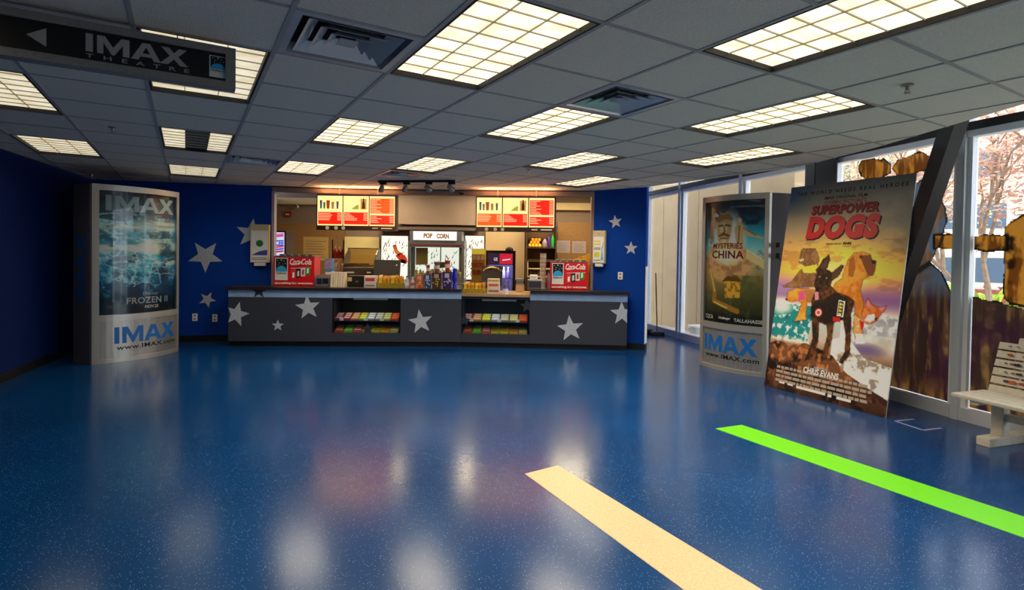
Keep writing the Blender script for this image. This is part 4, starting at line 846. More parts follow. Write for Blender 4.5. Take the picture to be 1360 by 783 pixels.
# ================================================================== KITCHEN FITTINGS
def face(label,name,cat,x0,y0,x1,y1,Y,m,th=.03,part=None):
    a,b = atY(x0,y0,Y),atY(x1,y1,Y); t = B(); t.box(a.x,0,b.z,b.x,th,a.z); return tag(t.build(name,m,loc=(0,Y,0)),label,cat)
def fixt(name,x0,y0,x1,y1,Y,m,th): a,b = atY(x0,y0,Y),atY(x1,y1,Y); return struct(B().box(a.x,Y,b.z,b.x,Y+th,a.z).build(name,m))
YB = 11.395
fixt('trim_10',367,262,470,272,11.25,M_cream,.15); fixt('trim_11',736,269,790,279,11.25,M_cream,.15)
fixt('trim_12',527,250,634,299,10.9,M_taupe,.5)
fixt('trim_13',500,299,634,306,10.95,mat('dark_soffit','#5a4b48',.7),.44)
face('brown board with one tan notice sheet on the kitchen wall','wall_board','board',367,296,456,372,11.3,M_brown,.10)
face('brown board with two pale notices on the kitchen wall','wall_board','board',741,295,789,372,11.3,M_brown,.10)
face('pale yellow lit wall panel above the hot dog grill','wall_panel','panel',457.8,314,503,372,11.33,mat('pale_yellow_panel','#e3d49a',.6),.07)
face('cream wall panel behind the drinks fridge','wall_panel','panel',645,306,696,372,11.33,mat('cream_panel','#c9b08c',.6),.07)
# notices
def paper(px0,px1,Y,label,m=None,tilt=0):
    a,b = atY(*px0,Y),atY(*px1,Y); T = thing('paper_notice',label,'notice',((a.x+b.x)/2,Y,b.z),0); w=(b.x-a.x)/2;h=a.z-b.z
    B().box(-w,-.004,0,w,0,h).build('sheet',m or mat('paper_greyish','#a39aa4',.7),T)
    for k in range(7): B().box(-w*.8,-.0052,h*(.14+.11*k),w*(.8-.15*(k%3)),-.004,h*(.14+.11*k)+h*.02).build('print_line',mat('print_dark','#5d5560',.6),T)
paper((739,319),(757,335.5),11.3,'paper notice taped to the brown board nearer the shelf'); paper((760,320),(778,336),11.3,'paper notice taped to the brown board nearer the blue wall')
paper((403,314),(436,346),11.3,'large tan notice sheet on the brown board beside the condiment rack',mat('paper_tan','#b99a62',.7))
# red alarm box and camera on the kitchen wall
a = atY(382.5,284,11.39); T = thing('alarm_box','small red alarm box high on the kitchen wall','alarm',(a.x,11.4,a.z-.06)); B().bevbox(-.07,-.05,0,.07,0,.12,.008).build('box',mat('alarm_red','#8a1a1c',.4),T); B().box(-.035,-.053,.04,.035,-.05,.06).build('label_strip',M_white,T)
a = atY(396,274.5,11.4); T = thing('security_camera','small wall camera beside the red alarm box','camera',(a.x,11.4,a.z)); B().lathe([(.03,-.05),(.035,-.03),(.035,.03),(.02,.04)],n=12,axis='y',c0=-.06).build('body',M_white,T,True); B().lathe([(.024,-.008),(.024,0)],n=12,axis='y',c0=-.11).build('lens',M_black,T); B().box(-.012,-.04,-.01,.012,0,.01).build('bracket',M_steel,T)
# unseen strip lights added above the fascia to brighten the kitchen
for x in (-2.6,-.4,1.0):
    T = thing('fill_strip_light','unseen strip light added to brighten the kitchen','strip light',(x,10.2,2.80),0,'added kitchen strip lights'); B().box(-.6,-.17,-.06,.6,.17,0).build('housing',M_white,T); B().box(-.58,-.15,-.075,.58,.15,-.06).build('tube_cover',glow('tube_glow','#ffe9b8',3),T)
    la = bpy.data.lights.new('kitchen_fill_lamp','AREA'); la.shape='RECTANGLE'; la.size=1.1; la.size_y=.3; la.energy=KITCHEN_W; la.color=(1,.78,.46); lo = bpy.data.objects.new('kitchen_fill_lamp',la); COL.objects.link(lo); lo.parent=T; lo.location=(0,0,-.08)
# back counter
T = thing('back_counter','long steel back counter along the kitchen wall','counter',(-3.9,10.35,0)); B().bevbox(0,0,.87,3.05,.95,.90,.006).build('worktop',M_steel,T); B().box(.02,.05,.08,3.03,.93,.87).build('cabinet_body',mat('grey_cabinet','#5f5a56',.6),T); B().box(.05,.09,0,3.0,.9,.08).build('toe_kick',M_black,T)

# ---- white display panels behind the popcorn machine, given a glow to read bright
def glow_panel(x0,y0,x1,y1,Y,label,seed,fig):
    a,b = atY(x0,y0,Y),atY(x1,y1,Y); T = thing('glowing_panel',label,'display panel',((a.x+b.x)/2,Y,b.z)); w=(b.x-a.x)/2;h=a.z-b.z; r = random.Random(seed)
    B().box(-w,0,0,w,.10,h).build('case',M_steel,T); B().box(-w+.015,-.006,.015,w-.015,0,h-.015).build('screen',glow('white_panel_glow','#fff8e6',1.15),T)
    for k in range(48):
        x,z,l,a_ = r.uniform(-w*.85,w*.85),r.uniform(.06,h-.12),r.uniform(.04,.13),r.gauss(1.2,.4); dx,dz = l*math.cos(a_),l*math.sin(a_); nx,nz=-.011*math.sin(a_),.011*math.cos(a_)
        x2 = max(-w*.95,min(w*.95,x+dx)); put([(x-nx,z-nz),(x2,z+dz),(x+nx,z+nz),(x-dx*.05,z-dz*.05)],[[0,1,2,3]],lambda p_,q_: (p_,-.008,q_),'leaf_print',mat('leafprint%d'%(k%3),('#6f7a5a','#3a3f3a','#9a9a86')[k%3],.6),T)
    if fig:
        for pts,c_ in (([(.05,.55),(.5,.62),(.9,.5),(.95,.40),(.6,.38),(.3,.46)],'#c8341c'),([(-.15,.78),(.1,.80),(.25,.66),(.5,.60),(.3,.54),(.0,.62)],'#c8702a'),([(.3,.40),(.9,.36),(.8,.44),(.5,.47)],'#a81c1c')): put([(x*w,z*h) for x,z in pts],[list(range(len(pts)))],lambda p_,q_: (p_,-.010,q_),'red_print',mat('redp_'+c_[1:],c_,.6),T)
glow_panel(506,312,542,372,11.30,'white panel with added glow, leaf drawings and a red shape',1,True)
glow_panel(548,326,610,372,11.30,'white panel with added glow seen through the popcorn machine glass',2,False)
glow_panel(617,312,643,372,11.30,'narrow white panel with added glow beside the drinks fridge',3,False)

# ---- popcorn machine
def pm():
    Y=10.45; a,b = atY(542,306,Y),atY(616,374,Y); w=(b.x-a.x)/2; z0=.90; T = thing('popcorn_machine','tall glass popcorn machine with a lit sign on the back counter','popcorn machine',((a.x+b.x)/2,Y,z0)); zt=a.z-z0; D=.55
    zs = atY(580,319.5,Y).z-z0; zr = atY(580,328,Y).z-z0
    M_pg = mat('grey_machine_frame','#7c808a',.4,.4)
    B().bevbox(-w,0,0,w,D,.10,.01).build('base',M_pg,T)
    for x in (-w,w-.05):
        for y in (0,D-.05): B().box(x,y,.10,x+.05,y+.05,zr).build('post',M_pg,T)
    B().box(-w,0,zr,w,D,zs).build('roof',M_pg,T); B().box(-w+.04,-.004,zr+.03,w-.04,0,zr+.055).build('maroon_stripe',mat('machine_maroon','#7a3038',.5),T); B().box(-w+.03,.0,zs,w-.05,D-.1,zt).build('sign_box',M_pg,T)
    xs0 = (atY(549,312,Y).x)-T.location.x; xs1 = atY(606.5,312,Y).x-T.location.x
    B().box(xs0,-.012,zs+.01,xs1,0,zt-.01).build('sign_screen',glow('sign_white','#fffdf4',1.1),T)
    f_ = lambda x,y: (x,-.014,y); hh=zt-zs; yl=mat('golden_letter','#a5781a',.5)
    text('POP',f_,xs0+.20,zs+hh*.24,xs0+.37,zs+hh*.76,yl,T,bold=.05); text('CORN',f_,xs0+.45,zs+hh*.22,xs0+.69,zs+hh*.74,yl,T,bold=.05)
    for y in (.004,): B().box(-w+.05,y,.10,w-.05,y+.006,zr).build('glass_pane',M_case,T)
    for x in (-w+.004,w-.01): B().box(x,.05,.10,x+.006,D-.05,zr).build('glass_pane',M_case,T)
    B().lathe([(.02,.0),(.11,.02),(.12,.12),(.10,.13)],cx=.05,cy=D*.55,n=18,c0=zr-.42).build('kettle',M_steel,T,True); B().tube([(.05,D*.55,zr-.28),(.05,D*.55,zr)],.012,8).build('kettle_hanger',M_steel,T)
    B().box(-w+.1,.30,.34,-w+.34,.304,.34+.34).build('notice_card',mat('paper_buff','#c9a868',.7),T)
    m = B(); r=random.Random(2)
    for k in range(160): x,y=r.uniform(-w+.1,w-.1),r.uniform(.08,D-.1); m.bevbox(x-.015,y-.015,.10+.0,x+.015,y+.015,.10+r.uniform(.03,.16),.006)
    o = m.build('popcorn_heap',mat('popcorn_yellow','#e6d28a',.8),T); o['kind']='stuff'
pm()

# ---- menu boards
def menu(px, Y, label, flip):
    (x0,y0),(x1,y1) = px; a,b = atY(x0,y0,Y),atY(x1,y1,Y); w=b.x-a.x; h=a.z-b.z
    T = thing('menu_board',label,'menu board',(a.x,Y,b.z),-.02 if not flip else -.06); B().box(0,0,0,w,.12,h).build('cabinet',mat('menu_brown_case','#3a2618',.5),T)
    pw = (w-.05)/3; zb=.075
    for k in range(3):
        X=.02+k*(pw+.005); B().box(X,-.008,zb,X+pw-.012,0,h-.02).build('lit_panel',glow('menu_cream','#fadf92',1.3),T)
        z0,z1 = zb+.02,h-.035; f_ = lambda x,y: (x,-.0100,y); f2 = lambda x,y: (x,-.0112,y); f3 = lambda x,y: (x,-.0124,y)
        def rect(xa_,za,xb_,zb_,m,nm,ff=f2): put([(xa_,za),(xb_,za),(xb_,zb_),(xa_,zb_)],[[0,1,2,3]],ff,nm,m,T)
        R_ = glow('menu_red','#e01404',1.9); O_ = glow('menu_orange','#e24a0a',1.5); Ck = glow('menu_line','#ffe2a8',1.1)
        xa_,xb_ = X+.012,X+pw-.024; r = random.Random(k+5)
        def lines(za,zc,n,cw=.62):
            for j in range(n):
                z = za+(zc-za)*(j+.3)/n; hh=(zc-za)/n*.30; rect(xa_+.01,z,xa_+(xb_-xa_)*r.uniform(.25,cw),z+hh,Ck,'menu_line',f3); rect(xb_-(xb_-xa_)*.18,z,xb_-.006,z+hh,Ck,'price_line',f3)
        if k < 2:
            zm = z0+(z1-z0)*.44; rect(xa_,z0,xb_,zm,O_ if (flip and k==0) else R_,'red_block',f_); lines(z0+.06,zm-.01,5)
            if k == 0:
                for xx,c_,hh,ww in ((.12,'#2a5a8a',.34,.10),(.26,'#3aa03a',.26,.10),(.42,'#d8502a',.34,.16),(.62,'#d89a5a',.28,.12),(.82,'#6a6a72',.30,.10)):
                    cx=xa_+(xb_-xa_)*xx; wd=(xb_-xa_)*ww/2; zz=zm+(z1-zm)*.22; t_=zz+(z1-zm)*hh*1.6; put([(cx-wd*.7,zz),(cx+wd*.7,zz),(cx+wd,t_),(cx-wd,t_)],[[0,1,2,3]],f2,'drink_print',glow('drink_'+c_[1:],c_,.55),T)
            else:
                cx=xa_+(xb_-xa_)*.82; zz=zm+(z1-zm)*.2; rect(cx-.05,zz,cx+.05,z1-.03,glow('bottle_back','#e8a85a',.8),'bottle_back',f2)
                put([(cx-.025,zz+.01),(cx+.025,zz+.01),(cx+.022,zz+.10),(cx+.01,zz+.14),(cx+.01,zz+.18),(cx-.01,zz+.18),(cx-.01,zz+.14),(cx-.022,zz+.10)],[list(range(8))],f3,'bottle_print',glow('bottle_dk','#6a1c0c',.5),T)
                put([(cx-.2,zz+.0),(cx-.08,zz),(cx-.08,zz+.08),(cx-.13,zz+.06)],[[0,1,2,3]],f2,'lime_print',glow('lime_pr','#c8c83a',.7),T)
        else:
            zm = z0+(z1-z0)*.34; rect(xa_,z0,xb_,zm,R_,'red_block',f_); lines(z0+.03,zm-.01,4); rect(xa_,zm+.03,xb_,z1-.02,R_ if flip else O_,'red_block',f_); lines(zm+.035,z1-.025,9,.7)
    for k,x in enumerate((.10,.21,.30)): B().lathe([(.03,0),(.03,-.006)],n=14,axis='y',c0=0,cx=x*w*1.0+.05,cy=.036).build('logo_disc',glow('disc_cream','#d8c89a',.5),T)
    B().box(w*.70,-.004,.028,w*.77,0,.045).build('brand_strip',M_white,T); B().box(w*.81,-.004,.028,w*.95,0,.045).build('brand_strip',M_white,T)
    for x in (.27,.75): B().tube([(w*x,.06,h-.002),(w*x,.06,ZC+.003-T.location.z)],.006,6).build('hanger',M_steel,T)
    la = bpy.data.lights.new('menu_lamp','AREA'); la.shape = 'RECTANGLE'; la.size = w*.9; la.size_y = .10; la.energy = 9; la.color = (1,.42,.18); lo = bpy.data.objects.new('menu_lamp',la); COL.objects.link(lo); lo.parent = T; lo.location = (w/2,-.02,h+.012); lo.rotation_euler = (math.radians(180),0,0)
    return T
menu(((420.5,258),(527,306.5)),8.93,'lit menu board hanging nearest the frozen drink machine',False); menu(((632,260.5),(738,308.5)),8.84,'lit menu board hanging above the drinks fridge',True)

# ---- track spotlights
tl,tr_ = atz(507,241.5,ZC-.02),atz(600,241.0,ZC-.02)
T = thing('track_light','black ceiling track with four spotlights in front of the menu boards','track light',(tl.x,tl.y,ZC-.03),math.atan2(tr_.y-tl.y,tr_.x-tl.x)); Lt=(tr_-tl).length
B().box(-.05,-.02,0,Lt+.05,.02,.031).build('track',M_dkmetal,T)
for k,x in enumerate((.02,.36,.68,1.0)):
    X=x*Lt; B().box(X-.05,-.015,-.03,X+.05,.015,0).build('adapter',M_black,T); b = B(); b.tube([(X,0,-.03),(X-.02,0,-.06)],.008,6); b.build('stem',M_steel,T)
    d=Vector((-.5 if k<2 else .6,.65,-.55)).normalized(); c_=Vector((X-.02,0,-.08)); h_=B(); h_.tube([c_-d*.05,c_-d*.03,c_+d*.06,c_+d*.065],[.02,.034,.04,.036],12); hd=h_.build('spot_head',M_steel,T,True)
    lb=B(); lb.tube([c_+d*.055,c_+d*.0665],[.03,.03],12); lb.build('lamp_face',glow('spot_glow','#ffd9a0',2),T)
    la=bpy.data.lights.new('spot_lamp','SPOT'); la.energy=26; la.color=(1,.55,.25); la.spot_size=math.radians(95); la.spot_blend=.8; la.shadow_soft_size=.04; lo=bpy.data.objects.new('spot_lamp',la); COL.objects.link(lo); lo.parent=T; lo.location=c_+d*.08; lo.rotation_euler=d.to_track_quat('-Z','Y').to_euler()
a = atY(613,258,9.0); T = thing('dome_camera','small dark dome camera under the fascia','camera',(a.x,8.99,ZC-.05)); B().lathe([(.045,0),(.045,-.012),(.035,-.03),(.015,-.042)],n=14).build('dome',M_black,T,True); B().box(-.04,.0,-.004,.04,.06,.004).build('bracket',M_steel,T)

# ================================================================== THINGS ON THE COUNTERS
def item(name,label,cat,x0,x1,ytop,Y,z0,group=None,rotz=0):
    a,b = atY(x0,ytop,Y),atY(x1,ytop,Y); return thing(name,label,cat,((a.x+b.x)/2,Y,z0),rotz,group), (b.x-a.x)/2, (a.z+b.z)/2-z0
# soda dispensers
def cola(x0,x1,ytop,Y,label,rz):
    T,w,h = item('soda_dispenser',label,'soda dispenser',x0,x1,ytop,Y,ZW,rotz=rz); D=.34
    B().bevbox(-w,0,.0,w,D,h,.012).build('cabinet',M_red,T); B().box(-w-.005,-.004,h,w+.005,D,h+.012).build('top_rim',M_steel,T)
    for k in range(5): B().bevbox(-w*.75+k*w*.35,.03,h+.012,-w*.75+k*w*.35+.07,.12,h+.045,.008).build('valve_cap',mat('valve_grey','#5a5a52',.4),T)
    f_=lambda o: (lambda x,y: (x,-.001-o,y))
    logo(T,lambda nm: f_({'a':.001,'b':.002,'c':.003,'d':.004}[nm]),-w*.92,h*.2,-w*.30,h*.96)
    text('Coca',f_(.002),-w*.20,h*.74,w*.30,h*.94,M_whiteink,T,'brand_lettering',bold=.02,shear=.35); text('Cola',f_(.002),w*.36,h*.74,w*.86,h*.94,M_whiteink,T,'brand_lettering',bold=.02,shear=.35)
    put([(-w*.24,h*.80),(-w*.12,h*.72),(w*.1,h*.73),(w*.40,h*.80),(w*.38,h*.82),(w*.1,h*.755),(-w*.1,h*.745)],[list(range(7))],f_(.002),'script_swash',M_whiteink,T); put([(w*.26,h*.83),(w*.36,h*.83),(w*.36,h*.845),(w*.26,h*.845)],[[0,1,2,3]],f_(.002),'script_hyphen',M_whiteink,T)
    put([(-w*.15,h*.60),(w*.85,h*.63),(w*.85,h*.645),(-w*.15,h*.615)],[[0,1,2,3]],f_(.002),'white_rule',M_whiteink,T)
    for k,(c_,t_) in enumerate((('#e03a34','#ffffff'),('#2c2c2e','#d8d8d8'),('#d9d4d2','#c02a2a'),('#1f9a3a','#d8f0d0'))):
        X=-w*.02+k*w*.235; z=h*(.24+.05*k); put([(X-.035,z),(X+.035,z),(X+.035,z+h*.34-.012*k),(X-.035,z+h*.34-.012*k)],[[0,1,2,3]],f_(.002),'can_print',mat('can_'+c_[1:],c_,.4),T); put([(X-.015,z+.02),(X+.015,z+.03),(X+.015,z+.11),(X-.015,z+.10)],[[0,1,2,3]],f_(.003),'can_lettering',mat('canl_'+t_[1:],t_,.4),T)
    text('something for everyone',f_(.002),-w*.93,h*.05,w*.92,h*.14,M_whiteink,T,bold=.03)
cola(364,417,341,8.62,'red soda dispenser with a dome logo standing beside the frozen drink machine',S1.rz); cola(731.5,781,348,8.72,'red soda dispenser with a dome logo standing beside the tall column of cups',S3.rz)
# frozen drink machine
T,w,h = item('frozen_drink_machine','frozen drink machine with a bright lettered light box behind the soda dispenser and card reader','drink machine',363.5,380,306,9.15,0)
B().bevbox(-w,0,0,w,.4,h,.01).build('cabinet',mat('machine_black_red','#2a0f10',.4),T); B().box(-w+.005,-.008,h-.42,w-.03,0,h-.03).build('light_box',glow('icee_white','#d8dcff',.9),T)
f_=lambda x,y: (x,-.010,y); text('ICEE',f_,-w+.01,h-.26,w-.035,h-.16,glow('icee_blue','#2a3ac8',.8),T,bold=.04)
for z,c_ in ((.34,'#4a6ae8'),(.30,'#e83a5a'),(.12,'#e84a6a'),(.09,'#e878c8'),(.38,'#d02a2a')): put([(-w+.01,h-z),(w-.04,h-z+.02),(w-.035,h-z+.05),(-w+.01,h-z+.03)],[[0,1,2,3]],f_,'colour_splash',glow('splash'+c_[1:],c_,.8),T)
B().box(-w+.01,-.02,1.0,w-.02,0,1.06).build('valve_bar',M_red,T); B().bevbox(-w+.07,-.12,.80,w-.01,0,.83,.006).build('drip_tray',M_black,T)
# till area left
T,w,h = item('card_reader','small dark card reader beside the red soda dispenser and the paper bags','card reader',419,438,365,8.62,ZW); B().bevbox(-w,0,0,w,.16,h*.8,.01).build('body',mat('reader_grey','#6c6c70',.4),T); B().hexa([(-w,-.0,h*.8),(w,0,h*.8),(w,.16,h*.8),(-w,.16,h*.8),(-w,.03,h),(w,.03,h),(w,.16,h),(-w,.16,h)]).build('sloped_top',M_steel,T); B().box(-w*.8,-.004,h*.2,-w*.1,0,h*.7).build('blue_panel',mat('reader_blue','#1c2a5a',.3),T); B().box(w*.0,-.004,h*.25,w*.8,0,h*.7).build('dark_panel',M_black,T)
T,w,h = item('tissue_box','tall blue and white carton on the counter beside the paper bags','carton',431.5,441.5,343,8.85,ZW); B().bevbox(-w,0,0,w,.1,h,.006).build('carton',mat('carton_blue','#4f86bc',.5),T); B().box(-w,-.003,h*.62,w,0,h*.97).build('printed_top',mat('carton_mauve','#8a8ab8',.5,noise=.3,scale=40),T); B().box(-w*.8,-.003,h*.42,w*.8,0,h*.5).build('white_stripe',M_white,T)
M_bag = mat('paper_bag_cream','#dcd0b4',.7)
for k in range(6):
    T,w,h = item('paper_bag','upright cream paper bag in the row beside the hot dog grill','paper bag',438.9+k*3.2,441.8+k*3.2,361+k*.15,8.55,ZW,'row of paper bags'); T.location.y += .012*(k%2); b=B(); b.hexa([(-w,0,0),(w*.9,0,0),(w*.9,.12,0),(-w,.12,0),(-w*.7,.02,h),(w*1.1,.02,h),(w*1.1,.10,h),(-w*.7,.10,h)]); b.build('bag',M_bag,T); B().box(-w*.75,.018,h*.97,w*1.0,.022,h*1.04).build('folded_lip',M_white,T)
# syrup rack
T,w,h = item('condiment_rack','tall dark condiment rack holding bottles beside the roller grill','rack',441,457,318,9.6,.0); 
for x in (-w,w-.02): B().box(x,0,0,x+.02,.02,h).build('upright',M_dkmetal,T)
zt=h
for z in (.88,1.12,1.36): B().box(-w,0,z,w,.14,z+.012).build('rack_shelf',M_dkmetal,T)
for k,(dx,z,c_,c2_) in enumerate(((-.05,.892,'#d8c8a0','#8a4a2a'),(.05,.892,'#c9a878','#5a3a2a'),(-.05,1.132,'#e0d8c0','#7a2a5a'),(.05,1.132,'#d8b890','#a83a2a'),(-.067,1.372,'#c83a2c','#e8e0d0'),(.0,1.372,'#c02a24','#e8dcc8'),(.067,1.372,'#a82a2a','#f0e8d8'))):
    b=thing('sauce_bottle','%s sauce bottle on the dark condiment rack'%('red' if z>1.3 else ('pale' if z>1.0 else 'tan')),'bottle',(T.location.x+dx,9.66,z),0,'sauce bottles on the rack'); B().lathe([(.031,0),(.033,.02),(.033,.10),(.024,.13),(.014,.15)],n=12).build('bottle_body',mat('sb_'+c_[1:],c_,.35),b,True); B().lathe([(.014,.15),(.012,.17),(.004,.20)],n=10).build('nozzle',mat('sb_'+c2_[1:],c2_,.35),b,True)
# hot dog roller grill with glass canopy
T,w,h = item('roller_grill','stainless hot dog roller grill with curved glass canopy','roller grill',455,497,330,9.05,ZW); gz=.155
B().bevbox(-w,0,gz,w,.42,gz+.13,.012).build('body',mat('grill_dark_steel','#5a4c40',.35,.6),T); B().bevbox(-w+.0,-.01,gz+.13,w,.43,gz+.155,.006).build('drip_edge',M_steel,T)
for k in range(6): B().tube([(-w+.03,.05+k*.06,gz+.17),(w-.03,.05+k*.06,gz+.17)],.02,10).build('roller',M_steel,T,True)
for x in (-w,w-.012): B().prism([(0,gz+.155),(.42,gz+.155),(.42,h-.03),(.30,h),(.14,h-.10)],x,x+.012,'x').build('end_plate',M_steel,T)
b=B(); pr=[(.0,gz+.155),(.05,gz+.22),(.14,h-.10),(.30,h)]
for (y0_,z0_),(y1_,z1_) in zip(pr[:-1],pr[1:]): b._add([(-w+.012,y0_,z0_),(w-.012,y0_,z0_),(w-.012,y1_,z1_),(-w+.012,y1_,z1_)],[(0,1,2,3)])
b.build('canopy_glass',glass('amber_canopy','#b39a72',.1),T); B().box(-w,.29,h,w,.42,h+.015).build('canopy_lid',M_steel,T)
B().box(-w*.75,-.004,gz+.05,-w*.25,0,gz+.07).build('nameplate',M_white,T); B().box(w*.55,-.004,gz+.05,w*.8,0,gz+.075).build('switch_plate',M_white,T)
for x in (-w+.03,w-.03):
    for y in (.04,.38): B().lathe([(.016,0),(.016,gz)],cx=x,cy=y,n=10).build('leg',M_dkmetal,T)
for k in range(4):
    g = B(); y=T.location.y+.08+k*.06; X=T.location.x-.15+.11*(k%3); g.tube([(X-.07,y,ZW+gz+.191),(X-.06,y,ZW+gz+.191),(X+.06,y,ZW+gz+.191),(X+.07,y,ZW+gz+.191)],[.006,.016,.016,.006],8); tag(g.build('hot_dog',mat('sausage','#7a3a22',.4),smooth=True),'brown hot dog on the roller grill','hot dog','hot dogs on the roller grill')
# tills
def till(x0,x1,ytop,Y,z0,label,rz,style):
    T,w,h = item('cash_register',label,'cash register',x0,x1,ytop,Y,z0,rotz=rz)
    B().bevbox(-w*.7,.05,0,w*.7,.35,.05,.008).build('base',M_black,T); B().box(-.03,.16,.05,.03,.22,h*.5).build('stand',M_black,T)
    b=B(); b.hexa([(-w,.02,h*.22),(w,.02,h*.22),(w,.07,h*.20),(-w,.07,h*.20),(-w,.10,h),(w,.10,h),(w,.15,h-.02),(-w,.15,h-.02)]); b.build('screen_back',mat('till_black','#1d1717',.4),T)
    if style==0: B().box(-w*.35,.005,h*.25,w*.35,.05,h*.45).build('rear_cover',mat('till_grey','#33303a',.4),T); B().box(-.03,.0,h*.33,.03,.006,h*.40).build('emblem_plate',M_steel,T); B().box(w*.7,.07,h*.78,w*.8,.075,h*.84).build('status_light',M_white,T)
    else: b=B(); b.tube([(-w*.85,.07,h*.80),(-w*.5,.075,h*.90),(0,.078,h*.93),(w*.5,.075,h*.90),(w*.85,.07,h*.80)],.018,8); b.build('top_curve',mat('till_bronze','#8a7446',.3,.5),T,True)
till(495,530,345,8.85,ZW,'black cash register screen seen from behind on the long worktop',0,0); till(639,667,353,8.95,.85,'rounded black cash register screen on the lower worktop',-.04,1)
T,w,h = item('receipt_printer','low black box under the grill side of the cash register','printer',461,486,366,8.68,ZW); B().bevbox(-w,0,0,w,.2,h,.01).build('body',M_black,T); B().box(-w*.1,-.003,h*.4,w*.2,0,h*.55).build('logo_strip',M_steel,T); B().box(-w*.9,-.003,h*.5,-w*.5,0,h*.85).build('tag_label',mat('tagcream','#b8a888',.6),T)
# snack trays and bags
def tray(x0,x1,y0,Y,z0,label,n,rz=0):
    T,w,h = item('snack_tray',label,'tray',x0,x1,y0,Y,z0,rotz=rz); m=mat('yellow_tray_card','#b8a02a',.5,col2='#6a5a14',scale=60)
    b=B(); b.box(-w,0,0,w,.01,h*.38); b.build('front_wall',m,T); B().box(-w,.17,0,w,.18,h*.38).build('rear_wall',m,T)
    for x in (-w,w-.01): B().box(x,.01,0,x+.01,.17,h*.38).build('side_wall',m,T)
    B().box(-w+.01,.01,0,w-.01,.17,.008).build('tray_floor',m,T)
    r=random.Random(int(x0)); R=Matrix.Rotation(rz,3,'Z')
    for k in range(n):
        bw=(2*w-.024)/n*.94; X=(-w+.0125+bw)+(2*w-.025-2*bw)*(k%(n//2))/(n//2-1); yy=.04+.08*(k//(n//2)); p=T.location+R@Vector((X,yy,.008)); hh=h*r.uniform(.85,1.0)-.01
        t_=B(); ln=r.uniform(-.007,.007); t_._add([(-bw,0,0),(bw,0,0),(bw*.8+ln,-.0,hh),(-bw*.8+ln,0,hh),(-bw*.85,-.022,hh*.3),(bw*.85,-.022,hh*.3),(bw*.75+ln,-.018,hh*.8),(-bw*.75+ln,-.018,hh*.8),(-bw*.85,.03,hh*.3),(bw*.85,.03,hh*.3),(bw*.75+ln,.025,hh*.8),(-bw*.75+ln,.025,hh*.8)],[(0,1,5,4),(4,5,6,7),(7,6,2,3),(0,4,7,3),(1,2,6,5),(1,0,8,9),(9,8,11,10),(10,11,3,2),(0,3,11,8),(1,9,10,2)])
        o=t_.build('snack_bag',mat('snack_yellow','#e0bc1c',.35,col2='#b8501c',scale=22) if k%3 else mat('snack_yellow2','#e8d03a',.35,col2='#c89a1c',scale=18),loc=p,rotz=rz); tag(o,'yellow snack bag standing in the %s'%('tray by the black cash register' if z0>.9 else 'tray on the lower worktop'),'snack bag','snack bags in the %s tray'%('upper' if z0>.9 else 'lower'))
tray(501,536,364.5,8.52,ZW,'yellow cardboard tray of snack bags on the long worktop',12); tray(614.5,646,374,8.56,.85,'yellow cardboard tray of snack bags on the lower worktop',12)
def stack(x0,x1,ys,Y,z0,label,cols,group,name='candy_carton'):
    z=z0
    for k,(yt,c_,c2_) in enumerate(zip(ys,cols[0],cols[1])):
        a,b=atY(x0,yt,Y),atY(x1,yt,Y); w=(b.x-a.x)/2*(1-.03*k); h=a.z-z; T=thing(name,label[k],'carton',((a.x+b.x)/2,Y,z),0,group); B().bevbox(-w,0,0,w,.16,h-.001,.004).build('carton',mat('ct_'+c_[1:],c_,.5),T); B().box(-w*.8,-.0025,h*.3,w*.8,0,h*.7).build('printed_panel',mat('ct_'+c2_[1:],c2_,.5,noise=.3,scale=50),T); z+=h
stack(483.5,499.5,(376,366),8.50,ZW,('grey and white carton at the bottom of the stack by the yellow tray','red and white carton on top of the stack by the yellow tray'),(('#c9c2bc','#d8c8c0'),('#8a8078','#b0383a')),'stacked cartons on the long worktop')
stack(647,664,(382.5,374,370),8.56,.85,('white carton at the bottom of the stack beside the lower snack tray','white and orange carton in the middle of the stack on the lower worktop','small cream carton on top of the stack on the lower worktop'),(('#d2c6b8','#e0d2c0','#d8c49a'),('#8a6a5a','#c8643a','#b89a6a')),'stacked cartons on the lower worktop')
# bottles and cup displays between the tray and the lowered counter
def bottle(x0,x1,ytop,Y,z0,label,c_,cap,lab,prof=None):
    T,w,h = item('bottle',label,'bottle',x0,x1,ytop,Y,z0); B().lathe(prof or [(w*.9,0),(w,.01),(w,h*.6),(w*.5,h*.8),(w*.4,h*.9)],n=14).build('bottle_body',mat('bo_'+c_[1:],c_,.3),T,True); B().lathe([(w*.42,h*.9),(w*.42,h)],n=12).build('cap',mat('bo_'+cap[1:],cap,.4),T,True)
    if lab: B().lathe([(w*1.02,h*.2),(w*1.02,h*.5)],n=14).build('wrap_label',mat('bo_'+lab[1:],lab,.5),T,True)
bottle(537.5,543.5,366,8.55,ZW,'small clear bottle with black cap beside the yellow tray','#b8b4c0','#1c1c22','#e0e0e4'); bottle(545.5,550.5,367,8.55,ZW,'small pink labelled bottle beside the popcorn bucket row','#d8b8b0','#c8a0a0','#b85a5a')
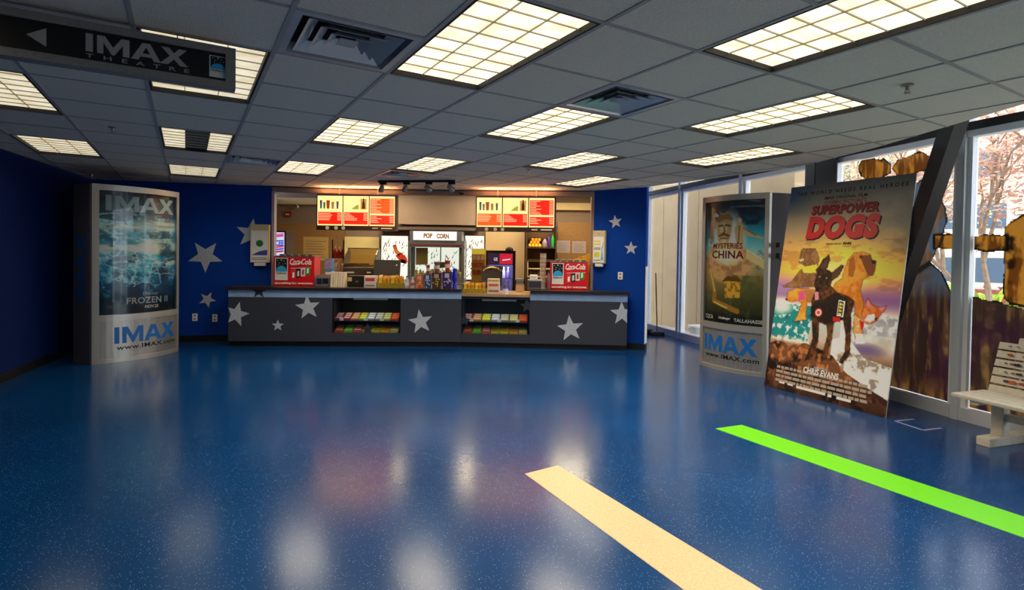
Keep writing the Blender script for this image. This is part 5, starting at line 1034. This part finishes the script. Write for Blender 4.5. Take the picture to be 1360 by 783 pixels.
def bucket(x0,x1,ytop,Y,label,c_,spot,cupc,cy,panel):
    T,w,h = item('popcorn_bucket',label,'popcorn bucket',x0,x1,ytop,Y,ZW); w*=.97
    b=B(); b.hexa([(-w*.9,0,0),(w*.9,0,0),(w*.9,.1,0),(-w*.9,.1,0),(-w,-.006,h),(w,-.006,h),(w,.106,h),(-w,.106,h)]); b.build('carton',mat('bk_'+c_[1:],c_,.5),T)
    r=random.Random(int(x0)); 
    for k in range(10): X,z=r.uniform(-w*.75,w*.75),h*r.uniform(.08,.6); s_=.009; put([(X-s_,z-s_),(X+s_,z-s_),(X+s_,z+s_),(X-s_,z+s_)],[[0,1,2,3]],lambda p_,q_: (p_,-.0012-.006*q_/h,q_),'printed_dot',mat('dot_'+spot[1:],spot,.5),T)
    put([(-w*.5,h*.66),(w*.5,h*.66),(w*.5,h*.92),(-w*.5,h*.92)],[[0,1,2,3]],lambda p_,q_: (p_,-.0015-.006*q_/h,q_),'price_label',mat('bkp_'+panel[1:],panel,.5),T)
    if cupc:
        a=atY((x0+x1)/2,cy,Y+.05); hc=a.z-ZW-h; U=thing('paper_cup','paper cup standing on the '+label,'cup',(T.location.x,Y+.05,ZW+h),0,'cups on the popcorn buckets'); rr_=w*.62; B().lathe([(rr_*.72,0),(rr_,hc)],n=16).build('cup',mat('cup_'+cupc[1:],cupc,.5),U,True); B().lathe([(rr_*1.06,hc),(rr_*1.06,hc+.008),(rr_*.9,hc+.016)],n=16).build('rim_lid',M_white,U,True); B().lathe([(rr_*.86,hc*.35),(rr_*.95,hc*.7)],n=16).build('printed_ring',mat('cup_ring','#e8d8c8',.5),U,True)
bucket(552,562.5,365,8.56,'orange popcorn carton in the bucket row','#c8602a','#e8c89a',None,0,'#d8b0a0'); bucket(563.5,572,364,8.56,'blue spotted popcorn carton in the bucket row','#2a4a8a','#d8dce8','#a83a34',352,'#c8d0e0'); bucket(573.5,586,362,8.56,'brown and yellow popcorn carton in the bucket row','#4a2a2a','#d8c02a','#8a4a4a',348,'#b8a8a0'); bucket(587.5,600,361,8.56,'purple spotted popcorn carton in the bucket row','#3a1c6a','#e0d8ec','#c02a24',346,'#c8c4d4')
T,w,h = item('sipper_bottle','tall curvy cobalt blue sipper bottle at the end of the long worktop','bottle',600.5,607.5,355,8.58,ZW); B().lathe([(w*.95,0),(w*.8,.03),(w*.5,h*.22),(w*.55,h*.28),(w*.95,h*.45),(w,h*.6),(w*.7,h*.75),(w*.85,h*.9),(w*.8,h*.95)],n=16).build('bottle_body',mat('cobalt_plastic','#1420d8',.25),T,True); B().tube([(0,0,h*.95),(-.03,0,h*1.02),(-.05,0,h*1.04)],.006,6).build('straw',mat('cobalt_dark','#0c1060',.3),T,True)
# yellow candy display stand
T,w,h = item('display_stand','yellow printed candy display stand behind the lower snack tray','display stand',626.5,645,330,9.7,.0); B().bevbox(-w,0,0,w,.2,h,.006).build('cabinet',mat('stand_yellow','#a8841c',.5),T); B().box(-w+.005,-.006,h-.10,w-.005,0,h-.005).build('header',glow('header_yellow','#e8c83a',.6),T)
for z,c_ in ((.2,'#c8b088'),(.33,'#a83a1c'),(.46,'#8a2a1c')):
    for k in (-1,0,1): B().bevbox(k*w*.6-.03,-.03,h-z,k*w*.6+.03,-.001,h-z+.08,.006).build('candy_pack',mat('pk_'+c_[1:],c_,.5),T)
# drinks fridge
T,w,h = item('drinks_fridge','black glass-door drinks fridge with a red and purple lit header','fridge',645.5,685,332.5,10.1,0); zf=lambda y: atY(665,y,10.1).z
b=B(); b.box(-w,0,0,-w+.03,.55,h); b.box(w-.05,0,0,w,.55,h); b.box(-w+.03,.5,0,w-.05,.55,h); b.box(-w+.03,0,h-.05,w-.05,.5,h); b.box(-w+.03,0,0,w-.05,.5,.12); b.build('cabinet',mat('fridge_black','#141014',.35),T)
hd0=h-.27; FZ=h
B().box(-w+.03,-.005,hd0,w-.05,.02,h-.05).build('header_sign',glow('fridge_header_dark','#3a2440',.5),T); put([(-.02,hd0+.02),(w-.06,hd0+.02),(w-.06,h-.06),(-.02,h-.06)],[[0,1,2,3]],lambda x,y: (x,-.007,y),'red_header_block',glow('fridge_red','#d81a3a',.9),T)
put([(.03,hd0+.08),(w-.10,hd0+.10),(w-.10,hd0+.12),(.03,hd0+.10)],[[0,1,2,3]],lambda x,y: (x,-.008,y),'white_header_stripe',glow('fridge_white','#f0e8f0',.8),T); text('GE',lambda x,y: (x,-.008,y),-.13,hd0+.08,-.06,hd0+.135,glow('fridge_white','#f0e8f0',.8),T,bold=.02)
for z in (.45,.75,1.02): B().box(-w+.032,.04,z,w-.052,.48,z+.012).build('wire_shelf',M_steel,T)
B().box(-w+.032,.485,.13,w-.052,.495,hd0-.01).build('lit_liner',glow('fridge_violet','#8a78d8',.55),T); B().box(-w+.03,-.006,.12,w-.05,0,hd0).build('glass_door',M_case,T); B().box(w-.07,-.03,.5,w-.055,-.006,1.0).build('handle',M_steel,T)
la=bpy.data.lights.new('fridge_lamp','AREA'); la.shape='RECTANGLE'; la.size=.4; la.size_y=.05; la.energy=3.0; la.color=(.75,.7,1); lo=bpy.data.objects.new('fridge_lamp',la); COL.objects.link(lo); lo.parent=T; lo.location=(0,.03,hd0-.02); lo.rotation_euler=(math.radians(25),0,0)
k=0
for z in (.462,.762,1.032):
    for X in (-.17,-.09,-.01,.07,.15):
        c_=('#b8a8e8','#c8c0f0','#9a8ad8','#4a5ae0','#d8d0f4')[(k*3+int(z*10))%5]; hb=.20 if z<1 else .19; U=thing('drink_bottle','chilled drink bottle standing in the drinks fridge','bottle',(T.location.x+X-.01,10.1+.10,z),0,'bottles in the drinks fridge'); B().lathe([(.026,0),(.028,.02),(.028,hb*.6),(.012,hb*.85),(.012,hb)],n=10).build('bottle_body',mat('db_'+c_[1:],c_,.25),U,True); B().lathe([(.014,hb),(.014,hb+.012)],n=10).build('cap',M_white,U,True); k+=1
T,w,h = item('black_cap','black cap lying on top of the drinks fridge','cap',672,681,329,10.2,1.0); T.location.z=FZ; B().lathe([(.075,0),(.078,.02),(.06,.055),(.02,.07)],n=16).build('crown',M_black,T,True); B().prism([(-.05,-.06),(.05,-.06),(.045,-.13),(0,-.15),(-.045,-.13)],0,.008).build('brim',M_black,T)
T,w,h = item('tan_carton','plain tan carton beside the drinks fridge','carton',685.5,696,378,9.0,.85); B().bevbox(-w,0,0,w,.12,h,.004).build('carton',mat('tan_card','#c8a878',.6),T); B().box(-w,-.002,h*.8,w,0,h*.84).build('tape_line',mat('tape_tan','#a88a5a',.5),T)
T,w,h = item('grey_box','grey box stacked on the plain tan carton','carton',686,695,370,9.0,.85); T.location.z=.85+atY(690,378,9.0).z-.85; hh=atY(690,370,9.0).z-T.location.z; B().bevbox(-w,0,0,w,.11,hh,.004).build('carton',mat('grey_card','#7a7682',.6),T); B().box(-w*.7,-.002,hh*.3,w*.7,0,hh*.6).build('printed_panel',mat('grey_card_print','#5a5866',.6),T)
T,w,h = item('blue_white_tub','small blue and white tub on the lower worktop edge','tub',668,675,383,8.5,.85); B().lathe([(w*.9,0),(w,h)],n=14).build('tub',M_white,T,True); B().lathe([(w*1.04,h),(w*1.04,h+.012)],n=14).build('lid',mat('tub_blue','#2038c8',.4),T,True)
# right end
T,w,h = item('napkin_dispenser','steel napkin dispenser beside the column of paper cups','dispenser',700.5,720.5,371,8.6,ZW,rotz=S3.rz); B().bevbox(-w,0,0,w,.18,h,.015).build('housing',M_steel,T); B().box(-w*.8,-.003,h*.25,w*.8,0,h*.8).build('front_panel',mat('dispenser_dark','#3a3a40',.3),T)
T,w,h = item('white_cup_lid_box','small white box sitting on the napkin dispenser','box',704,714,365,8.62,ZW); T.location.z=ZW+atY(710,371,8.6).z-ZW; hh=atY(709,365,8.62).z-T.location.z; B().bevbox(-w,.01,0,w,.12,hh,.006).build('box',M_white,T); B().box(-w*.6,.008,hh*.4,w*.6,.0105,hh*.6).build('print_band',mat('print_grey2','#b0a8a0',.5),T)
T,w,h = item('cup_column','tall leaning column of stacked paper cups beside the soda dispenser next to the cup column','cup stack',717,726,336,8.92,ZW)
for k in range(16): z=h*.93*k/16; B().lathe([(w*.72,z),(w*.95,z+h*.12),(w,z+h*.125)],n=14).build('cup',mat('cupw%d'%(k%2),('#d8d0c0','#bcae98')[k%2],.5),T,True)
bottle(726,731,360,8.68,ZW,'slim dark bottle tucked beside the soda dispenser next to the cup column','#6a6468','#3a2a3a','#8a3a4a')
# wooden shelf unit with jars behind
T = thing('wooden_shelf_unit','dark wooden shelf unit on the kitchen wall with fruit and bottles','shelf unit',(atY(699,300,10.9).x,10.9,0)); wS=atY(740,300,10.9).x-T.location.x; zz=lambda y: atY(718,y,10.9).z; M_wd=mat('dark_wood','#3c2618',.5,noise=.15,scale=12)
for x in (0,wS-.03): B().box(x,0,0,x+.03,.35,zz(300)).build('side_panel',M_wd,T)
for y in (328,344,368): B().box(.03,0,zz(y)-.025,wS-.03,.35,zz(y)).build('shelf',M_wd,T)
B().box(.03,.33,0,wS-.03,.35,zz(300)).build('back_panel',mat('shelf_back','#5a3c24',.6),T); B().box(.03,0,zz(303),wS-.03,.05,zz(300)).build('top_rail',M_wd,T)
zs_=zz(328); r=random.Random(3)
for k in range(10):
    row,kk = (0,k) if k<4 else ((1,k-4) if k<7 else (2,k-7)); rr_=.034; x=atY(703.6+kk*4.5+row*2.0,320,10.95).x; z=zs_+row*rr_*1.70; U=B(); U.lathe([(.006,0),(rr_*.75,rr_*.25),(rr_,rr_),(rr_*.75,rr_*1.75),(.006,rr_*2)],n=12)
    tag(U.build('citrus_fruit',mat('lemon_y','#e8c83a',.4) if row==0 else mat('orange_y','#e8962a',.4),loc=(x,10.98+.02*row,z),smooth=True),'%s fruit in the heap on the dark wooden shelf'%('yellow' if row==0 else 'orange'),'fruit','fruit on the wooden shelf')
for x0,x1,y0,c_,cap,l in ((727.3,732.1,311,'#4a2a8a','#2a1a5a','purple bottle on the wooden shelf'),(732.1,737.1,310,'#2aa83a','#1c5a24','green bottle on the wooden shelf'),(720.2,727.0,316,'#8a7a88','#5a4a5a','grey jar on the wooden shelf next to the fruit')): bottle(x0,x1,y0,11.0,zs_,l,c_,cap,None)
T,w,h = item('wire_cubby','pale slotted cubby rack on the wooden shelf','rack',700.5,735,345,10.86,0); 
z0=zz(368); hh=zz(346)-z0; T.location.z=z0; M_cub=mat('cubby_cream','#cbbd96',.5)
for x in (-w,w-.02): B().box(x,.06,0,x+.02,.3,hh).build('side_panel',M_cub,T)
for z in (0,hh*.48,hh-.02): B().box(-w+.02,.06,z,w-.02,.3,z+.02).build('rack_shelf',M_cub,T)
for k in range(6): x=-w+.04+k*(2*w-.08)/6; B().box(x+.01,.10,.02,x+(2*w-.08)/6-.01,.25,hh*.42).build('slot_block',mat('cub_dark','#4a3826',.6),T)
# yellow folder leaning behind the right dispenser
a,b,c,d_ = atY(742,352,9.1),atY(784,336,9.1),atY(784,384,9.1),atY(742,384,9.1)
T = thing('yellow_board','bright yellow slanted board behind the soda dispenser next to the cup column','board',(0,9.1,.92)); t=B(); t.prism([(a.x,a.z-.92),(b.x,b.z-.92),(c.x,0.0),(d_.x,0.0)],0,.02,'y'); t.build('panel',mat('yellow_card','#e0a41c',.5),T)
for k in range(4): p=atY(772,342+k*4,9.1); B().box(p.x-.006,-.002,p.z-.92-.012,p.x+.006,0,p.z-.92+.012).build('print_mark',M_dkmetal,T)

# ---- mop bucket corner between pier and window
p = atz(869,441); 
T = thing('push_broom','broom with a dark head and brown handle leaning on the far window','broom',(2.74,10.1,0)); B().tube([(0,0,.05),(.09,.52,1.15)],.012,8).build('handle',mat('broom_handle','#5a3a24',.5),T); B().bevbox(-.13,-.05,0,.13,.05,.07,.01).build('head',M_black,T)
T = thing('dust_pan','black upright dustpan with a grey handle beside the blue pier','dustpan',(2.55,10.3,0)); B().bevbox(-.13,-.12,0,.13,.1,.10,.02).build('pan',M_black,T); B().tube([(0,.05,.1),(0,.08,1.25)],.012,8).build('handle',M_steel,T); B().bevbox(-.04,.04,1.22,.04,.12,1.32,.01).build('grip',M_black,T)
T = thing('white_tub','white plastic tub outside the far window','tub',(3.75,10.75,-.15)); B().lathe([(.17,0),(.2,.22),(.22,.24),(.22,.26),(.19,.25)],n=20).build('tub',M_white,T,True); B().lathe([(.205,.20),(.225,.205)],n=20).build('rim',M_white,T)

# ---- prints, letters and small fittings hang under the part they sit on (thing > part > sub-part)
NEST = {'menu_board':('lit_panel',('red_block','menu_line','price_line','drink_print','bottle_back','bottle_print','lime_print')),
 'soda_dispenser':('cabinet',('lettering','brand_lettering','script_swash','script_hyphen','white_rule','can_print','can_lettering','label_card','night_panel','dome','dot')),
 'foam_board_poster':('poster_print',('lettering','credit_lines','credit_logo')), 'hanging_sign':('face',('lettering','wordmark','arrow','label_card','night_panel','dome','dot')),
 'counter_cabinet':('front_panel glass_front',('star',)), 'wall_dispenser':('front_card',('round_emblem','blue_swoosh','print_line','yellow_square','blue_wave')), 'candy_box':('carton',('printed_stripe',)),
 'popcorn_machine':('sign_screen',('lettering',)), 'glowing_panel':('screen',('leaf_print','red_print')), 'paper_notice':('sheet',('print_line',)), 'outlet_plate':('plate',('socket',)), 'slatted_bench':('back_slat',('painted_leaf',)),
 'popcorn_bucket':('carton',('printed_dot','price_label')), 'track_light':('spot_head',('lamp_face',)), 'drinks_fridge':('header_sign',('lettering','red_header_block','white_header_stripe')), 'roller_grill':('body',('nameplate','switch_plate')),
 'frozen_drink_machine':('light_box',('lettering','colour_splash')), 'poster_kiosk':('lower_panel poster body',('lettering','wordmark')), 'card_reader':('body',('blue_panel','dark_panel')), 'alarm_box':('box',('label_strip',))}
base = lambda o: o.name.split('.')[0]
def mid(o):
    v = o.bound_box; return sum((Vector(c) for c in v), Vector())/8
def gap(a, b):
    "how far the middle of a lies outside the box of b"
    m = mid(a); lo = [min(c[k] for c in b.bound_box) for k in range(3)]; hi = [max(c[k] for c in b.bound_box) for k in range(3)]
    return sum(max(lo[k]-m[k],0,m[k]-hi[k]) for k in range(3)) + .01*(m-mid(b)).length
for root in [o for o in bpy.data.objects if o.type == 'EMPTY' and base(o) in NEST]:
    hosts, kids = NEST[base(root)]; hosts = hosts.split(); ch = list(root.children)
    H_ = [c for c in ch if c.type == 'MESH' and base(c) in hosts and c.location.length == 0 and not any(c.rotation_euler)]
    for c in ch:
        if c.type == 'MESH' and base(c) in kids and H_: c.parent = min(H_, key=lambda h: gap(c,h))
